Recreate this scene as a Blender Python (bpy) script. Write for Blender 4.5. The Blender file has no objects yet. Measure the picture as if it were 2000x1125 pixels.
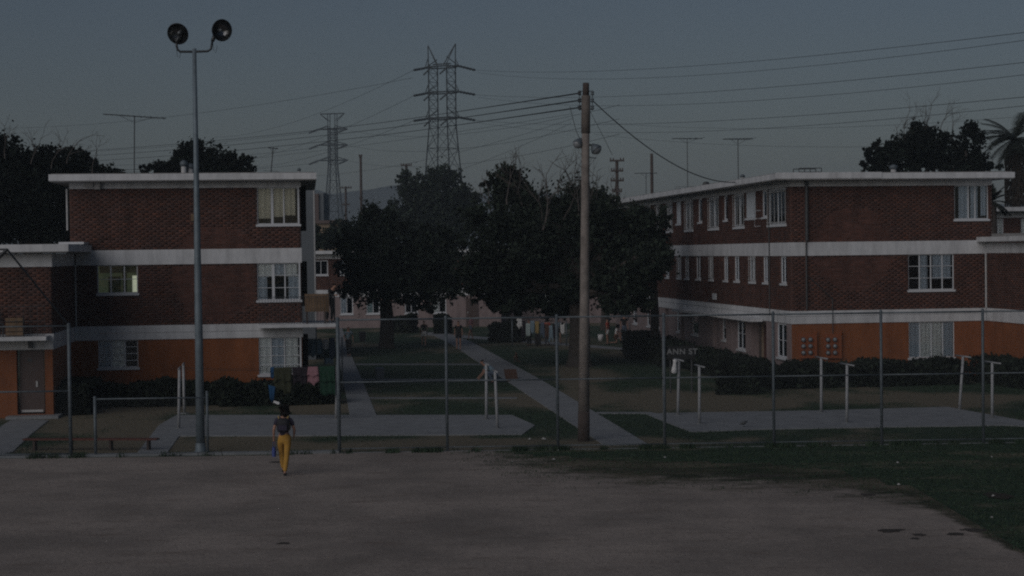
import bpy, math, random
import numpy as np
from mathutils import Vector, Matrix, Euler

random.seed(7)
rng = np.random.default_rng(7)
R = math.radians
SC = bpy.context.scene
COL = SC.collection

# ------------------------------------------------------------------ camera
F = 3400.0                      # focal length in photograph pixels (2000 wide)
H = 5.4                         # camera height in metres
cd = bpy.data.cameras.new("camera")
cam = bpy.data.objects.new("camera", cd)
COL.objects.link(cam)
SC.camera = cam
cd.sensor_width = 36
cd.lens = 36 * F / 2000
cd.clip_start = 0.1
cd.clip_end = 6000
CM = Matrix.Rotation(R(90 - 1.154), 4, 'X') @ Matrix.Rotation(-0.0125, 4, 'Z')
CM = Matrix.Translation((0, 0, H)) @ CM
cam.matrix_world = CM

# ------------------------------------------------------------------ light
SUN_EL, SUN_AZ = 28.0, 215.0     # the afterglow lies low behind the camera, to its left
w = bpy.data.worlds.new("World")
SC.world = w
w.use_nodes = True
nt = w.node_tree
bg = nt.nodes['Background']
sky = nt.nodes.new('ShaderNodeTexSky')
sky.sky_type = 'NISHITA'
sky.sun_disc = False
sky.sun_elevation = R(SUN_EL)
sky.sun_rotation = R(SUN_AZ)
sky.air_density = 1.0
sky.dust_density = 1.5
sky.ozone_density = 1.5
tint = nt.nodes.new('ShaderNodeMix')      # smog: one even colour cast over the whole sky
tint.data_type = 'RGBA'
tint.blend_type = 'MULTIPLY'
tint.inputs[0].default_value = 1
tint.inputs[7].default_value = (0.985, 0.975, 1.035, 1)
hs = nt.nodes.new('ShaderNodeHueSaturation')
hs.inputs['Saturation'].default_value = 0.92
nt.links.new(sky.outputs[0], hs.inputs['Color'])
nt.links.new(hs.outputs[0], tint.inputs[6])
nt.links.new(tint.outputs[2], bg.inputs[0])
bg.inputs[1].default_value = 0.031
sd = bpy.data.lights.new("sun", 'SUN')
sd.energy = 1.35
sd.angle = R(60)
sd.color = (1.0, 0.95, 0.92)
so = bpy.data.objects.new("sun", sd)
COL.objects.link(so)
_az = R(SUN_AZ)
_d = Vector((math.sin(_az) * math.cos(R(SUN_EL)), math.cos(_az) * math.cos(R(SUN_EL)), math.sin(R(SUN_EL))))
so.rotation_euler = _d.to_track_quat('Z', 'Y').to_euler()
SC.view_settings.view_transform = 'Standard'
SC.view_settings.look = 'None'
SC.view_settings.gamma = 1
SC.view_settings.use_curve_mapping = False
SC.view_settings.exposure = -0.7
SC.render.engine = 'CYCLES'
SC.cycles.pixel_filter_type = 'BLACKMAN_HARRIS'
SC.cycles.filter_width = 2.1
SC.cycles.max_bounces = 6
SC.cycles.use_denoising = False
SC.cycles.volume_bounces = 0


def ray(px, py):
    d = CM.to_3x3() @ Vector(((px - 1000) / F, -(py - 562.5) / F, -1))
    return d


def gp(px, py, z=0.0):
    """the point of the level z seen at a pixel of the photograph"""
    d = ray(px, py)
    t = (z - H) / d.z
    return Vector((d.x * t, d.y * t, z))


def dp(px, py, depth):
    d = ray(px, py)
    t = depth / d.y
    return Vector((d.x * t, depth, H + d.z * t))


# ------------------------------------------------------------------ materials
def mat(name, col, rough=0.85, var=0.15, scale=6.0, bump=0.0, bscale=40.0, metal=0.0, spec=0.3, attr=None,
        col2=None, emit=None, estr=0.0, dirt=0.0, detail=6, world=False):
    m = bpy.data.materials.new(name)
    m.use_nodes = True
    t = m.node_tree
    b = t.nodes['Principled BSDF']
    b.inputs['Roughness'].default_value = rough
    b.inputs['Metallic'].default_value = metal
    b.inputs['Specular IOR Level'].default_value = spec
    tc = t.nodes.new('ShaderNodeTexCoord')
    n = t.nodes.new('ShaderNodeTexNoise')
    n.inputs['Scale'].default_value = scale
    n.inputs['Detail'].default_value = detail
    n.inputs['Roughness'].default_value = 0.65
    co = tc.outputs['Object']
    if world:                    # single bricks share one pattern that runs across the whole wall
        co = t.nodes.new('ShaderNodeNewGeometry').outputs['Position']
    t.links.new(co, n.inputs['Vector'])
    c2 = col2 if col2 else tuple(c * (1 - var) for c in col)
    c1 = col if col2 else tuple(min(1, c * (1 + var)) for c in col)
    mx = t.nodes.new('ShaderNodeMix')
    mx.data_type = 'RGBA'
    mx.inputs[6].default_value = (*c2, 1)
    mx.inputs[7].default_value = (*c1, 1)
    cr = t.nodes.new('ShaderNodeMapRange')
    cr.inputs[1].default_value = 0.3
    cr.inputs[2].default_value = 0.7
    t.links.new(n.outputs[0], cr.inputs[0])
    t.links.new(cr.outputs[0], mx.inputs[0])
    out = mx.outputs[2]
    if dirt > 0:
        n2 = t.nodes.new('ShaderNodeTexNoise')
        n2.inputs['Scale'].default_value = 0.9
        n2.inputs['Detail'].default_value = 8
        n2.inputs['Roughness'].default_value = 0.7
        mp = t.nodes.new('ShaderNodeMapping')
        mp.inputs['Scale'].default_value = (2.2, 2.2, 0.5)
        t.links.new(co, mp.inputs[0])
        t.links.new(mp.outputs[0], n2.inputs['Vector'])
        r2 = t.nodes.new('ShaderNodeMapRange')
        r2.inputs[1].default_value = 0.42
        r2.inputs[2].default_value = 0.75
        r2.inputs[3].default_value = 1.0
        r2.inputs[4].default_value = 1.0 - dirt
        t.links.new(n2.outputs[0], r2.inputs[0])
        m2 = t.nodes.new('ShaderNodeMix')
        m2.data_type = 'RGBA'
        m2.blend_type = 'MULTIPLY'
        m2.inputs[0].default_value = 1
        t.links.new(out, m2.inputs[6])
        t.links.new(r2.outputs[0], m2.inputs[7])
        out = m2.outputs[2]
    if attr:
        a = t.nodes.new('ShaderNodeAttribute')
        a.attribute_name = attr
        m3 = t.nodes.new('ShaderNodeMix')
        m3.data_type = 'RGBA'
        m3.blend_type = 'MULTIPLY'
        m3.inputs[0].default_value = 1
        t.links.new(out, m3.inputs[6])
        t.links.new(a.outputs['Color'], m3.inputs[7])
        out = m3.outputs[2]
    t.links.new(out, b.inputs['Base Color'])
    if bump > 0:
        n3 = t.nodes.new('ShaderNodeTexNoise')
        n3.inputs['Scale'].default_value = bscale
        n3.inputs['Detail'].default_value = 5
        t.links.new(co, n3.inputs['Vector'])
        bp = t.nodes.new('ShaderNodeBump')
        bp.inputs['Strength'].default_value = bump
        bp.inputs['Distance'].default_value = 0.02
        t.links.new(n3.outputs[0], bp.inputs['Height'])
        t.links.new(bp.outputs[0], b.inputs['Normal'])
    if emit:
        b.inputs['Emission Color'].default_value = (*emit, 1)
        b.inputs['Emission Strength'].default_value = estr
    return m


def glass_mat():
    m = bpy.data.materials.new("window_glass")
    m.use_nodes = True
    t = m.node_tree
    t.nodes.clear()
    o = t.nodes.new('ShaderNodeOutputMaterial')
    tr = t.nodes.new('ShaderNodeBsdfTransparent')
    tr.inputs[0].default_value = (0.95, 0.97, 0.98, 1)
    g = t.nodes.new('ShaderNodeBsdfGlossy')
    g.inputs['Roughness'].default_value = 0.04
    g.inputs['Color'].default_value = (0.9, 0.95, 1, 1)
    fr = t.nodes.new('ShaderNodeFresnel')
    fr.inputs[0].default_value = 1.5
    tc = t.nodes.new('ShaderNodeTexCoord')
    n = t.nodes.new('ShaderNodeTexNoise')
    n.inputs['Scale'].default_value = 2.0
    bp = t.nodes.new('ShaderNodeBump')
    bp.inputs['Strength'].default_value = 0.15
    bp.inputs['Distance'].default_value = 0.02
    t.links.new(tc.outputs['Object'], n.inputs['Vector'])
    t.links.new(n.outputs[0], bp.inputs['Height'])
    t.links.new(bp.outputs[0], g.inputs['Normal'])
    mx = t.nodes.new('ShaderNodeMixShader')
    t.links.new(fr.outputs[0], mx.inputs[0])
    t.links.new(tr.outputs[0], mx.inputs[1])
    t.links.new(g.outputs[0], mx.inputs[2])
    t.links.new(mx.outputs[0], o.inputs[0])
    return m


MT = dict(
    brick=mat("brick", (0.100, 0.047, 0.036), 0.9, 0.16, 1.6, 0.3, 60, attr='tone', dirt=0.5, world=True),
    mortar=mat("mortar", (0.155, 0.115, 0.105), 0.95, 0.12, 8, dirt=0.45),
    orange=mat("orange_paint", (0.235, 0.082, 0.031), 0.8, 0.14, 1.5, 0.3, 30, dirt=0.38),
    pink=mat("pink_paint", (0.27, 0.215, 0.215), 0.85, 0.10, 3, 0.3, 30, dirt=0.35),
    white=mat("white_paint", (0.60, 0.62, 0.65), 0.6, 0.06, 3, 0.1, 30, dirt=0.38),
    frame=mat("white_frame_paint", (0.55, 0.58, 0.62), 0.55, 0.06, 6),
    soffit=mat("soffit_paint", (0.34, 0.34, 0.34), 0.8, 0.1, 3),
    roofing=mat("roof_felt", (0.22, 0.22, 0.22), 0.95, 0.2, 2, 0.3, 30),
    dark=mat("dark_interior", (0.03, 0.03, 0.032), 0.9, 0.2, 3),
    glass=glass_mat(),
    beige=mat("beige_curtain", (0.66, 0.60, 0.46), 0.9, 0.12, 14),
    pale=mat("pale_curtain", (0.82, 0.82, 0.78), 0.9, 0.14, 14),
    lace=mat("blue_grey_curtain", (0.50, 0.55, 0.60), 0.9, 0.2, 18),
    pipe=mat("dark_pipe_paint", (0.05, 0.055, 0.06), 0.5, 0.2, 5, spec=0.4),
    lead=mat("light_pipe_paint", (0.45, 0.46, 0.47), 0.6, 0.15, 5),
    galv=mat("galvanised_steel", (0.11, 0.135, 0.155), 0.55, 0.25, 9, 0.2, 40, metal=0.25, spec=0.4),
    wirem=mat("fence_wire", (0.09, 0.10, 0.11), 0.6, 0.2, 9, metal=0.3),
    polesteel=mat("painted_steel_pole", (0.17, 0.215, 0.25), 0.5, 0.2, 4, 0.1, 20, metal=0.2, dirt=0.3),
    lampdark=mat("lamp_housing", (0.035, 0.04, 0.045), 0.35, 0.2, 7, metal=0.4, spec=0.5),
    reflector=mat("lamp_reflector", (0.16, 0.165, 0.17), 0.2, 0.2, 7, metal=0.95),
    whitepole=mat("white_pole_paint", (0.34, 0.355, 0.375), 0.65, 0.2, 9, dirt=0.35),
    wood=mat("weathered_wood_pole", (0.245, 0.22, 0.205), 0.95, 0.3, 3, 0.8, 20, dirt=0.5),
    darkwood=mat("creosoted_wood", (0.07, 0.055, 0.05), 0.95, 0.3, 3, 0.8, 20),
    ply=mat("plywood", (0.20, 0.135, 0.085), 0.9, 0.3, 4, dirt=0.4),
    door=mat("brown_door_paint", (0.085, 0.062, 0.058), 0.6, 0.15, 4),
    redwood=mat("red_brown_plank", (0.11, 0.045, 0.036), 0.8, 0.25, 5),
    bark=mat("bark", (0.055, 0.047, 0.042), 0.95, 0.35, 5, 0.8, 15),
    bare=mat("bare_twig_bark", (0.09, 0.08, 0.075), 0.95, 0.25, 5),
    leaf=mat("dark_leaf", (0.019, 0.028, 0.020), 0.9, 0.2, 1.0, attr='tone', spec=0.25),
    leaf2=mat("black_green_leaf", (0.008, 0.012, 0.010), 0.95, 0.2, 1.0, attr='tone', spec=0.15),
    palm=mat("palm_leaf", (0.017, 0.023, 0.017), 0.7, 0.2, 1.0, attr='tone'),
    thatch=mat("dead_palm_thatch", (0.035, 0.028, 0.022), 0.95, 0.3, 4, 0.8, 20),
    hedge=mat("hedge_leaf", (0.012, 0.018, 0.013), 0.9, 0.2, 1.0, attr='tone'),
    concrete=mat("path_concrete", (0.24, 0.255, 0.27), 0.95, 0.10, 1.2, 0.3, 50, dirt=0.3),
    kerb=mat("kerb_concrete", (0.17, 0.185, 0.20), 0.95, 0.12, 3, 0.3, 50),
    cable=mat("cable_rubber", (0.02, 0.022, 0.025), 0.7, 0.1, 3),
    pylon=mat("pylon_steel", (0.06, 0.07, 0.075), 0.7, 0.15, 1, metal=0.2),
    skin=mat("skin", (0.33, 0.19, 0.14), 0.6, 0.06, 20),
    hair=mat("black_hair", (0.008, 0.007, 0.007), 0.9, 0.2, 60, spec=0.1),
    yellow=mat("yellow_cloth", (0.40, 0.225, 0.045), 0.85, 0.12, 8, 0.3, 14),
    navy=mat("dark_print_cloth", (0.035, 0.032, 0.055), 0.85, 0.5, 26),
    pack=mat("black_backpack_cloth", (0.02, 0.021, 0.026), 0.7, 0.3, 20),
    bluebag=mat("blue_bag_cloth", (0.05, 0.075, 0.24), 0.75, 0.15, 12),
    black=mat("black_cloth", (0.018, 0.018, 0.02), 0.8, 0.2, 10),
    olive=mat("olive_cloth", (0.032, 0.036, 0.020), 0.9, 0.15, 10, 0.3, 12),
    darkred=mat("dark_plum_cloth", (0.018, 0.014, 0.020), 0.9, 0.15, 10, 0.3, 12),
    pinkc=mat("pink_cloth", (0.26, 0.14, 0.165), 0.9, 0.12, 18, 0.3, 12),
    green=mat("green_cloth", (0.010, 0.040, 0.024), 0.9, 0.12, 10, 0.3, 12),
    blue=mat("blue_cloth", (0.012, 0.062, 0.15), 0.85, 0.12, 10, 0.3, 12),
    paleblue=mat("pale_blue_cloth", (0.20, 0.28, 0.34), 0.85, 0.3, 8, 0.3, 12),
    whitec=mat("white_cloth", (0.62, 0.63, 0.64), 0.85, 0.08, 10, 0.3, 12),
    mint=mat("mint_cloth", (0.36, 0.44, 0.44), 0.85, 0.12, 10, 0.3, 12),
    mustard=mat("mustard_cloth", (0.34, 0.25, 0.10), 0.85, 0.12, 10),
    redc=mat("red_cloth", (0.36, 0.06, 0.04), 0.85, 0.12, 10),
    rust=mat("rust_cloth", (0.09, 0.05, 0.035), 0.85, 0.12, 10),
    jeans=mat("denim_cloth", (0.09, 0.12, 0.17), 0.85, 0.12, 10),
    signblack=mat("black_sign_paint", (0.012, 0.013, 0.014), 0.5, 0.1, 5),
    signwhite=mat("white_letter_paint", (0.19, 0.20, 0.21), 0.5, 0.1, 5),
    bin=mat("blue_grey_bin_plastic", (0.075, 0.095, 0.12), 0.6, 0.15, 5),
    meter=mat("meter_glass", (0.20, 0.22, 0.24), 0.25, 0.1, 5, spec=0.6),
    meterbox=mat("painted_meter_box", (0.24, 0.075, 0.03), 0.7, 0.1, 5),
    litter=mat("paper_litter", (0.38, 0.38, 0.38), 0.8, 0.05, 5),
    hill=mat("far_hill_scrub", (0.06, 0.065, 0.06), 1.0, 0.3, 0.01),
    fargrey=mat("grey_render", (0.15, 0.17, 0.19), 0.9, 0.1, 1),
    farbrown=mat("brown_render", (0.13, 0.10, 0.095), 0.9, 0.1, 1),
    fartan=mat("tan_render", (0.28, 0.22, 0.16), 0.9, 0.1, 1),
    litwall=mat("lit_green_room", (0.30, 0.34, 0.20), 0.9, 0.5, 2.5, emit=(0.42, 0.50, 0.30), estr=0.055),
    lamp=mat("lit_lamp", (0.9, 0.8, 0.6), 0.5, 0.0, 1, emit=(1.0, 0.74, 0.46), estr=1.6),
    litcurtain=mat("lit_pale_curtain", (0.8, 0.8, 0.66), 0.8, 0.05, 8, emit=(0.9, 0.92, 0.66), estr=0.42),
)


# ------------------------------------------------------------------ mesh builder
BOXF = [(0, 3, 2, 1), (4, 5, 6, 7), (0, 1, 5, 4), (1, 2, 6, 5), (2, 3, 7, 6), (3, 0, 4, 7)]


class MB:
    def __init__(s):
        s.v = []
        s.f = []
        s.tone = []

    def box(s, x0, x1, y0, y1, z0, z1):
        i = len(s.v)
        s.v += [(x0, y0, z0), (x1, y0, z0), (x1, y1, z0), (x0, y1, z0), (x0, y0, z1), (x1, y0, z1), (x1, y1, z1), (x0, y1, z1)]
        s.f += [tuple(a + i for a in q) for q in BOXF]
        return s

    def quad(s, a, b, c, d):
        i = len(s.v)
        s.v += [tuple(a), tuple(b), tuple(c), tuple(d)]
        s.f.append((i, i + 1, i + 2, i + 3))
        return s

    def tube(s, pts, r, n=6, cap=True):
        pts = [Vector(p) for p in pts]
        rs = r if isinstance(r, (list, tuple)) else [r] * len(pts)
        base = len(s.v)
        t0 = (pts[1] - pts[0]).normalized()
        ref = Vector((0, 0, 1)) if abs(t0.z) < 0.9 else Vector((1, 0, 0))
        u = t0.cross(ref).normalized()
        for k, p in enumerate(pts):
            if k == 0:
                t = t0
            elif k == len(pts) - 1:
                t = (pts[k] - pts[k - 1]).normalized()
            else:
                t = (pts[k + 1] - pts[k - 1]).normalized()
            u = (u - t * u.dot(t))
            u = u.normalized() if u.length > 1e-6 else t.orthogonal().normalized()
            v = t.cross(u)
            for j in range(n):
                a = 2 * math.pi * j / n
                q = p + (u * math.cos(a) + v * math.sin(a)) * rs[k]
                s.v.append((q.x, q.y, q.z))
        for k in range(len(pts) - 1):
            for j in range(n):
                a = base + k * n + j
                b = base + k * n + (j + 1) % n
                s.f.append((a, b, b + n, a + n))
        if cap:
            s.f.append(tuple(base + j for j in range(n))[::-1])
            e = base + (len(pts) - 1) * n
            s.f.append(tuple(e + j for j in range(n)))
        return s

    def lathe(s, prof, centre, axis=(0, 0, 1), n=16):
        """prof: list of (distance along axis, radius)"""
        ax = Vector(axis).normalized()
        u = ax.orthogonal().normalized()
        v = ax.cross(u)
        c = Vector(centre)
        base = len(s.v)
        for (h, r) in prof:
            for j in range(n):
                a = 2 * math.pi * j / n
                q = c + ax * h + (u * math.cos(a) + v * math.sin(a)) * max(r, 1e-4)
                s.v.append((q.x, q.y, q.z))
        for k in range(len(prof) - 1):
            for j in range(n):
                a = base + k * n + j
                b = base + k * n + (j + 1) % n
                s.f.append((a, b, b + n, a + n))
        return s

    def build(s, name, m, parent=None, smooth=False, tone=None):
        me = bpy.data.meshes.new(name)
        me.from_pydata(s.v, [], s.f)
        me.update()
        if m:
            me.materials.append(m)
        if smooth:
            me.polygons.foreach_set('use_smooth', [True] * len(me.polygons))
        if tone is not None:
            set_tone(me, tone)
        return link(name, me, parent)


def set_tone(me, cols):
    """one colour per polygon, written on its corners"""
    at = me.color_attributes.new('tone', 'FLOAT_COLOR', 'CORNER')
    n = len(me.loops)
    tot = np.empty(len(me.polygons), dtype=np.int32)
    me.polygons.foreach_get('loop_total', tot)
    c = np.repeat(np.asarray(cols, dtype=np.float32), tot, axis=0)
    at.data.foreach_set('color', c.reshape(-1))


def link(name, data, parent=None):
    o = bpy.data.objects.new(name, data)
    COL.objects.link(o)
    if parent is not None:
        o.parent = parent
    return o


def np_mesh(name, verts, faces, m, parent=None, tone=None, smooth=False):
    me = bpy.data.meshes.new(name)
    verts = np.asarray(verts, dtype=np.float32)
    faces = np.asarray(faces, dtype=np.int32)
    k = faces.shape[1]
    me.vertices.add(len(verts))
    me.vertices.foreach_set('co', verts.reshape(-1))
    me.loops.add(faces.size)
    me.loops.foreach_set('vertex_index', faces.reshape(-1))
    me.polygons.add(len(faces))
    me.polygons.foreach_set('loop_start', np.arange(0, faces.size, k, dtype=np.int32))
    me.update(calc_edges=True)
    me.validate()
    me.materials.append(m)
    if tone is not None:
        set_tone(me, tone)
    if smooth:
        me.polygons.foreach_set('use_smooth', [True] * len(me.polygons))
    return link(name, me, parent)


def empty(name, loc=(0, 0, 0), rz=0.0, label=None, cat=None, group=None):
    o = bpy.data.objects.new(name, None)
    o.empty_display_size = 0.3
    COL.objects.link(o)
    o.location = loc
    o.rotation_euler = (0, 0, rz)
    if label:
        tag(o, label, cat, group)
    return o


def tag(o, label, cat, group=None, kind=None):
    if label:
        o['label'] = label
    if cat:
        o['category'] = cat
    if group:
        o['group'] = group
    if kind:
        o['kind'] = kind
    return o


def struct(o):
    o['kind'] = 'structure'
    return o


def stuff(o):
    o['kind'] = 'stuff'
    return o


def copy_tree(o, parent=None):
    c = o.copy()
    COL.objects.link(c)
    c.parent = parent
    for ch in list(o.children):
        copy_tree(ch, c)
    return c


# ------------------------------------------------------------------ haze box and far ground
def poly_sheet(name, pts, z, m, res=None):
    me = bpy.data.meshes.new(name)
    me.from_pydata([(p[0], p[1], z) for p in pts], [], [tuple(range(len(pts)))])
    me.update()
    me.materials.append(m)
    return struct(link(name, me))


def ground_material(name, grass=True):
    m = bpy.data.materials.new(name)
    m.use_nodes = True
    t = m.node_tree
    b = t.nodes['Principled BSDF']
    b.inputs['Roughness'].default_value = 0.95
    b.inputs['Specular IOR Level'].default_value = 0.1
    tc = t.nodes.new('ShaderNodeTexCoord')

    def noise(s, d=6, r=0.6, sc=(1, 1, 1)):
        n = t.nodes.new('ShaderNodeTexNoise')
        n.inputs['Scale'].default_value = s
        n.inputs['Detail'].default_value = d
        n.inputs['Roughness'].default_value = r
        mp = t.nodes.new('ShaderNodeMapping')
        mp.inputs['Scale'].default_value = sc
        t.links.new(tc.outputs['Object'], mp.inputs[0])
        t.links.new(mp.outputs[0], n.inputs['Vector'])
        return n.outputs[0]

    def ramp(src, a, bb):
        r = t.nodes.new('ShaderNodeMapRange')
        r.interpolation_type = 'SMOOTHSTEP'
        r.inputs[1].default_value = a
        r.inputs[2].default_value = bb
        t.links.new(src, r.inputs[0])
        return r.outputs[0]

    def mix(f, a, bb):
        x = t.nodes.new('ShaderNodeMix')
        x.data_type = 'RGBA'
        if isinstance(f, float):
            x.inputs[0].default_value = f
        else:
            t.links.new(f, x.inputs[0])
        for k, c in ((6, a), (7, bb)):
            if isinstance(c, tuple):
                x.inputs[k].default_value = (*c, 1)
            else:
                t.links.new(c, x.inputs[k])
        return x.outputs[2]
    if grass:
        g = mix(ramp(noise(3.0, 8, 0.7), 0.35, 0.65), (0.026, 0.048, 0.033), (0.052, 0.076, 0.048))
        dry = mix(ramp(noise(9, 6, 0.7), 0.35, 0.65), (0.12, 0.108, 0.078), (0.20, 0.175, 0.13))
        if grass == 'attr':
            at = t.nodes.new('ShaderNodeAttribute')
            at.attribute_name = 'dry'
            ad = t.nodes.new('ShaderNodeMath')
            ad.operation = 'MULTIPLY_ADD'
            ad.inputs[1].default_value = 0.5
            t.links.new(noise(1.1, 9, 0.72, (0.7, 1.3, 1)), ad.inputs[0])
            t.links.new(at.outputs['Fac'], ad.inputs[2])
            f = ramp(ad.outputs[0], 0.14, 0.52)
        else:
            f = ramp(noise(0.30, 9, 0.68, (0.75, 1.5, 1)), 0.53, 0.68)
        col = mix(f, g, dry)
        bs, bd = 18.0, 0.9
    else:
        a = mix(ramp(noise(0.25, 8, 0.7), 0.3, 0.7), (0.21, 0.188, 0.172), (0.375, 0.328, 0.295))
        a2 = mix(ramp(noise(7, 8, 0.85), 0.46, 0.72), a, (0.15, 0.13, 0.12))
        a2 = mix(ramp(noise(0.9, 9, 0.8, (0.6, 1.8, 1)), 0.50, 0.70), a2, (0.19, 0.158, 0.138))
        a3 = mix(ramp(noise(2.3, 9, 0.8, (0.35, 2.2, 1)), 0.60, 0.72), a2, (0.17, 0.148, 0.132))
        at = t.nodes.new('ShaderNodeAttribute')
        at.attribute_name = 'edge'
        ad = t.nodes.new('ShaderNodeMath')
        ad.operation = 'ADD'
        t.links.new(at.outputs['Fac'], ad.inputs[0])
        ns = t.nodes.new('ShaderNodeMath')
        ns.operation = 'MULTIPLY_ADD'
        ns.inputs[1].default_value = 3.4
        ns.inputs[2].default_value = -1.6
        t.links.new(noise(1.3, 9, 0.7, (0.7, 1.4, 1)), ns.inputs[0])
        t.links.new(ns.outputs[0], ad.inputs[1])
        fe = ramp(ad.outputs[0], 0.05, 1.05)
        gg = mix(ramp(noise(3.0, 8, 0.7), 0.35, 0.65), (0.026, 0.035, 0.024), (0.050, 0.052, 0.036))
        dr = mix(ramp(noise(0.35, 8, 0.7, (0.7, 1.4, 1)), 0.42, 0.62), gg, (0.13, 0.115, 0.088))
        col = mix(fe, dr, a3)
        bs, bd = 14.0, 0.8
    t.links.new(col, b.inputs['Base Color'])
    bp = t.nodes.new('ShaderNodeBump')
    bp.inputs['Strength'].default_value = bd
    bp.inputs['Distance'].default_value = 0.03
    t.links.new(noise(bs, 5, 0.7), bp.inputs['Height'])
    t.links.new(bp.outputs[0], b.inputs['Normal'])
    return m


G_GRASS = ground_material("lawn", True)
G_DIRT = ground_material("bare_dirt", False)

poly_sheet('ground', [(-2200, -300), (2200, -300), (2200, 2600), (-2200, 2600)], 0.0, G_GRASS)

# fence line on the ground: straight from the left post to the right post
FA = gp(663, 885)
FB = gp(1921, 866)
FDIR = (FB - FA)
FDIR.z = 0
FDIR.normalize()
FANG = math.atan2(FDIR.y, FDIR.x)


def fence_y(x):
    return FA.y + (x - FA.x) * FDIR.y / FDIR.x


def smooth(a, b, x):
    t = np.clip((x - a) / (b - a), 0, 1)
    return t * t * (3 - 2 * t)


# bare playing field: a fine sheet with an 'edge' value that lets grass invade its rim
gx = np.arange(-40, 40.01, 0.5)
gy = np.arange(3, 52.01, 0.5)
X, Y = np.meshgrid(gx, gy)
FY = FA.y + (X - FA.x) * FDIR.y / FDIR.x
# far rim: the kerb on the left, a grass verge that widens to the right
e0, e1, e2, e3 = gp(1000, 925), gp(1500, 945), gp(1800, 985), gp(1925, 1045)
rimx = np.array([-60, FA.x + 4, gp(900, 893).x, e0.x, gp(1250, 940).x, e1.x, gp(1650, 955).x, e2.x, gp(1880, 1010).x, e3.x, e3.x + 1.0, 60])
rimd = np.array([FA.y - 0.15, FA.y - 0.2, gp(900, 897).y, e0.y, gp(1250, 940).y, e1.y, gp(1650, 955).y, e2.y, gp(1880, 1010).y, gp(1990, 1100).y, 20, 3])
RIM = np.interp(X, rimx, rimd)
D = RIM - Y
edge = np.clip(0.42 + D / 3.6, -0.9, 2.4)
left = smooth(FA.x + 8, FA.x + 3, X)
edge = edge * (1 - left) + np.where(D > 0, 2.4, 0.9) * left
verts = np.stack([X, Y, np.full_like(X, 0.006)], -1).reshape(-1, 3)
ny, nx = X.shape
idx = np.arange(ny * nx).reshape(ny, nx)
fc = np.stack([idx[:-1, :-1], idx[:-1, 1:], idx[1:, 1:], idx[1:, :-1]], -1).reshape(-1, 4)
cen = verts[fc].mean(1)
lim = np.interp(cen[:, 0], rimx, rimd)
fyc = FA.y + (cen[:, 0] - FA.x) * FDIR.y / FDIR.x
keep = (cen[:, 1] < np.minimum(lim + 4.0, fyc - 0.1))
df = np_mesh('dirt_field', verts, fc[keep], G_DIRT)
at = df.data.attributes.new('edge', 'FLOAT', 'POINT')
at.data.foreach_set('value', edge.reshape(-1).astype(np.float32)[:len(df.data.vertices)])
struct(df)


def gpoly(name, pix, z, m=None):
    pts = [gp(a, b) for a, b in pix]
    return poly_sheet(name, pts, z, m or MT['concrete'])


def slab(name, pts, z, m, th=0.05):
    """a paved sheet with a small edge, at height z"""
    mb = MB()
    n = len(pts)
    mb.v = [(p[0], p[1], z) for p in pts] + [(p[0], p[1], z - th) for p in pts]
    mb.f = [tuple(range(n))] + [(i, i + n, (i + 1) % n + n, (i + 1) % n) for i in range(n)]
    return struct(mb.build(name, m))


# paved paths and drying yards
slab('drying_yard', [gp(310, 832), gp(345, 812), gp(683, 812), gp(735, 812), gp(1000, 812), gp(1045, 832), gp(1020, 850), gp(690, 852), gp(352, 853)], 0.030, MT['concrete'])
slab('drying_yard_far_side', [gp(1262, 810), gp(1300, 808), gp(1600, 803), gp(1850, 796), gp(2080, 838), gp(1960, 832), gp(1700, 836), gp(1480, 840), gp(1350, 845)], 0.030, MT['concrete'])
slab('central_path', [gp(1180, 871), gp(1265, 869), gp(1060, 745), gp(920, 668), gp(870, 650), gp(835, 650), gp(880, 672), gp(1000, 752)], 0.034, MT['concrete'])
slab('left_path', [gp(683, 812.5), gp(735, 812.5), gp(708, 745), gp(690, 704), gp(676, 665), gp(668, 640), gp(655, 640), gp(662, 700)], 0.034, MT['concrete'])
slab('yard_link_path', [gp(268, 886), gp(326, 886), gp(350, 853), gp(345, 825), gp(310, 832)], 0.026, MT['concrete'])
slab('door_path', [gp(-60, 905), gp(25, 884), gp(60, 850), gp(95, 822), gp(25, 820), gp(-25, 850)], 0.028, MT['concrete'])
for k, (y, th) in enumerate(((711, 2.2), (741, 2.4), (777, 2.2))):
    slab('side_path', [gp(696, y), gp(696, y + th), gp(1000 if k < 2 else 1010, y + th), gp(1000 if k < 2 else 1010, y)], 0.022 + k * 0.002, MT['kerb'])
slab('yard_link_path_right', [gp(1165, 808.5), gp(1165, 806), gp(1270, 806), gp(1285, 809)], 0.024, MT['concrete'])
slab('cross_path', [gp(835, 650), gp(835, 655), gp(1300, 690), gp(1300, 686)], 0.020, MT['concrete'])

# kerb under the fence
kb = MB()
kb.box(-16, 0, -0.10, 0.20, -0.05, 0.07)
kb.box(0.0, 30, -0.03, 0.05, -0.05, 0.018)
ko = kb.build('kerb', MT['kerb'])
ko.location = FA
ko.rotation_euler = (0, 0, FANG)
struct(ko)


# ------------------------------------------------------------------ lawn between the blocks, greener and drier by place
from mathutils import noise as mnoise


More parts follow.
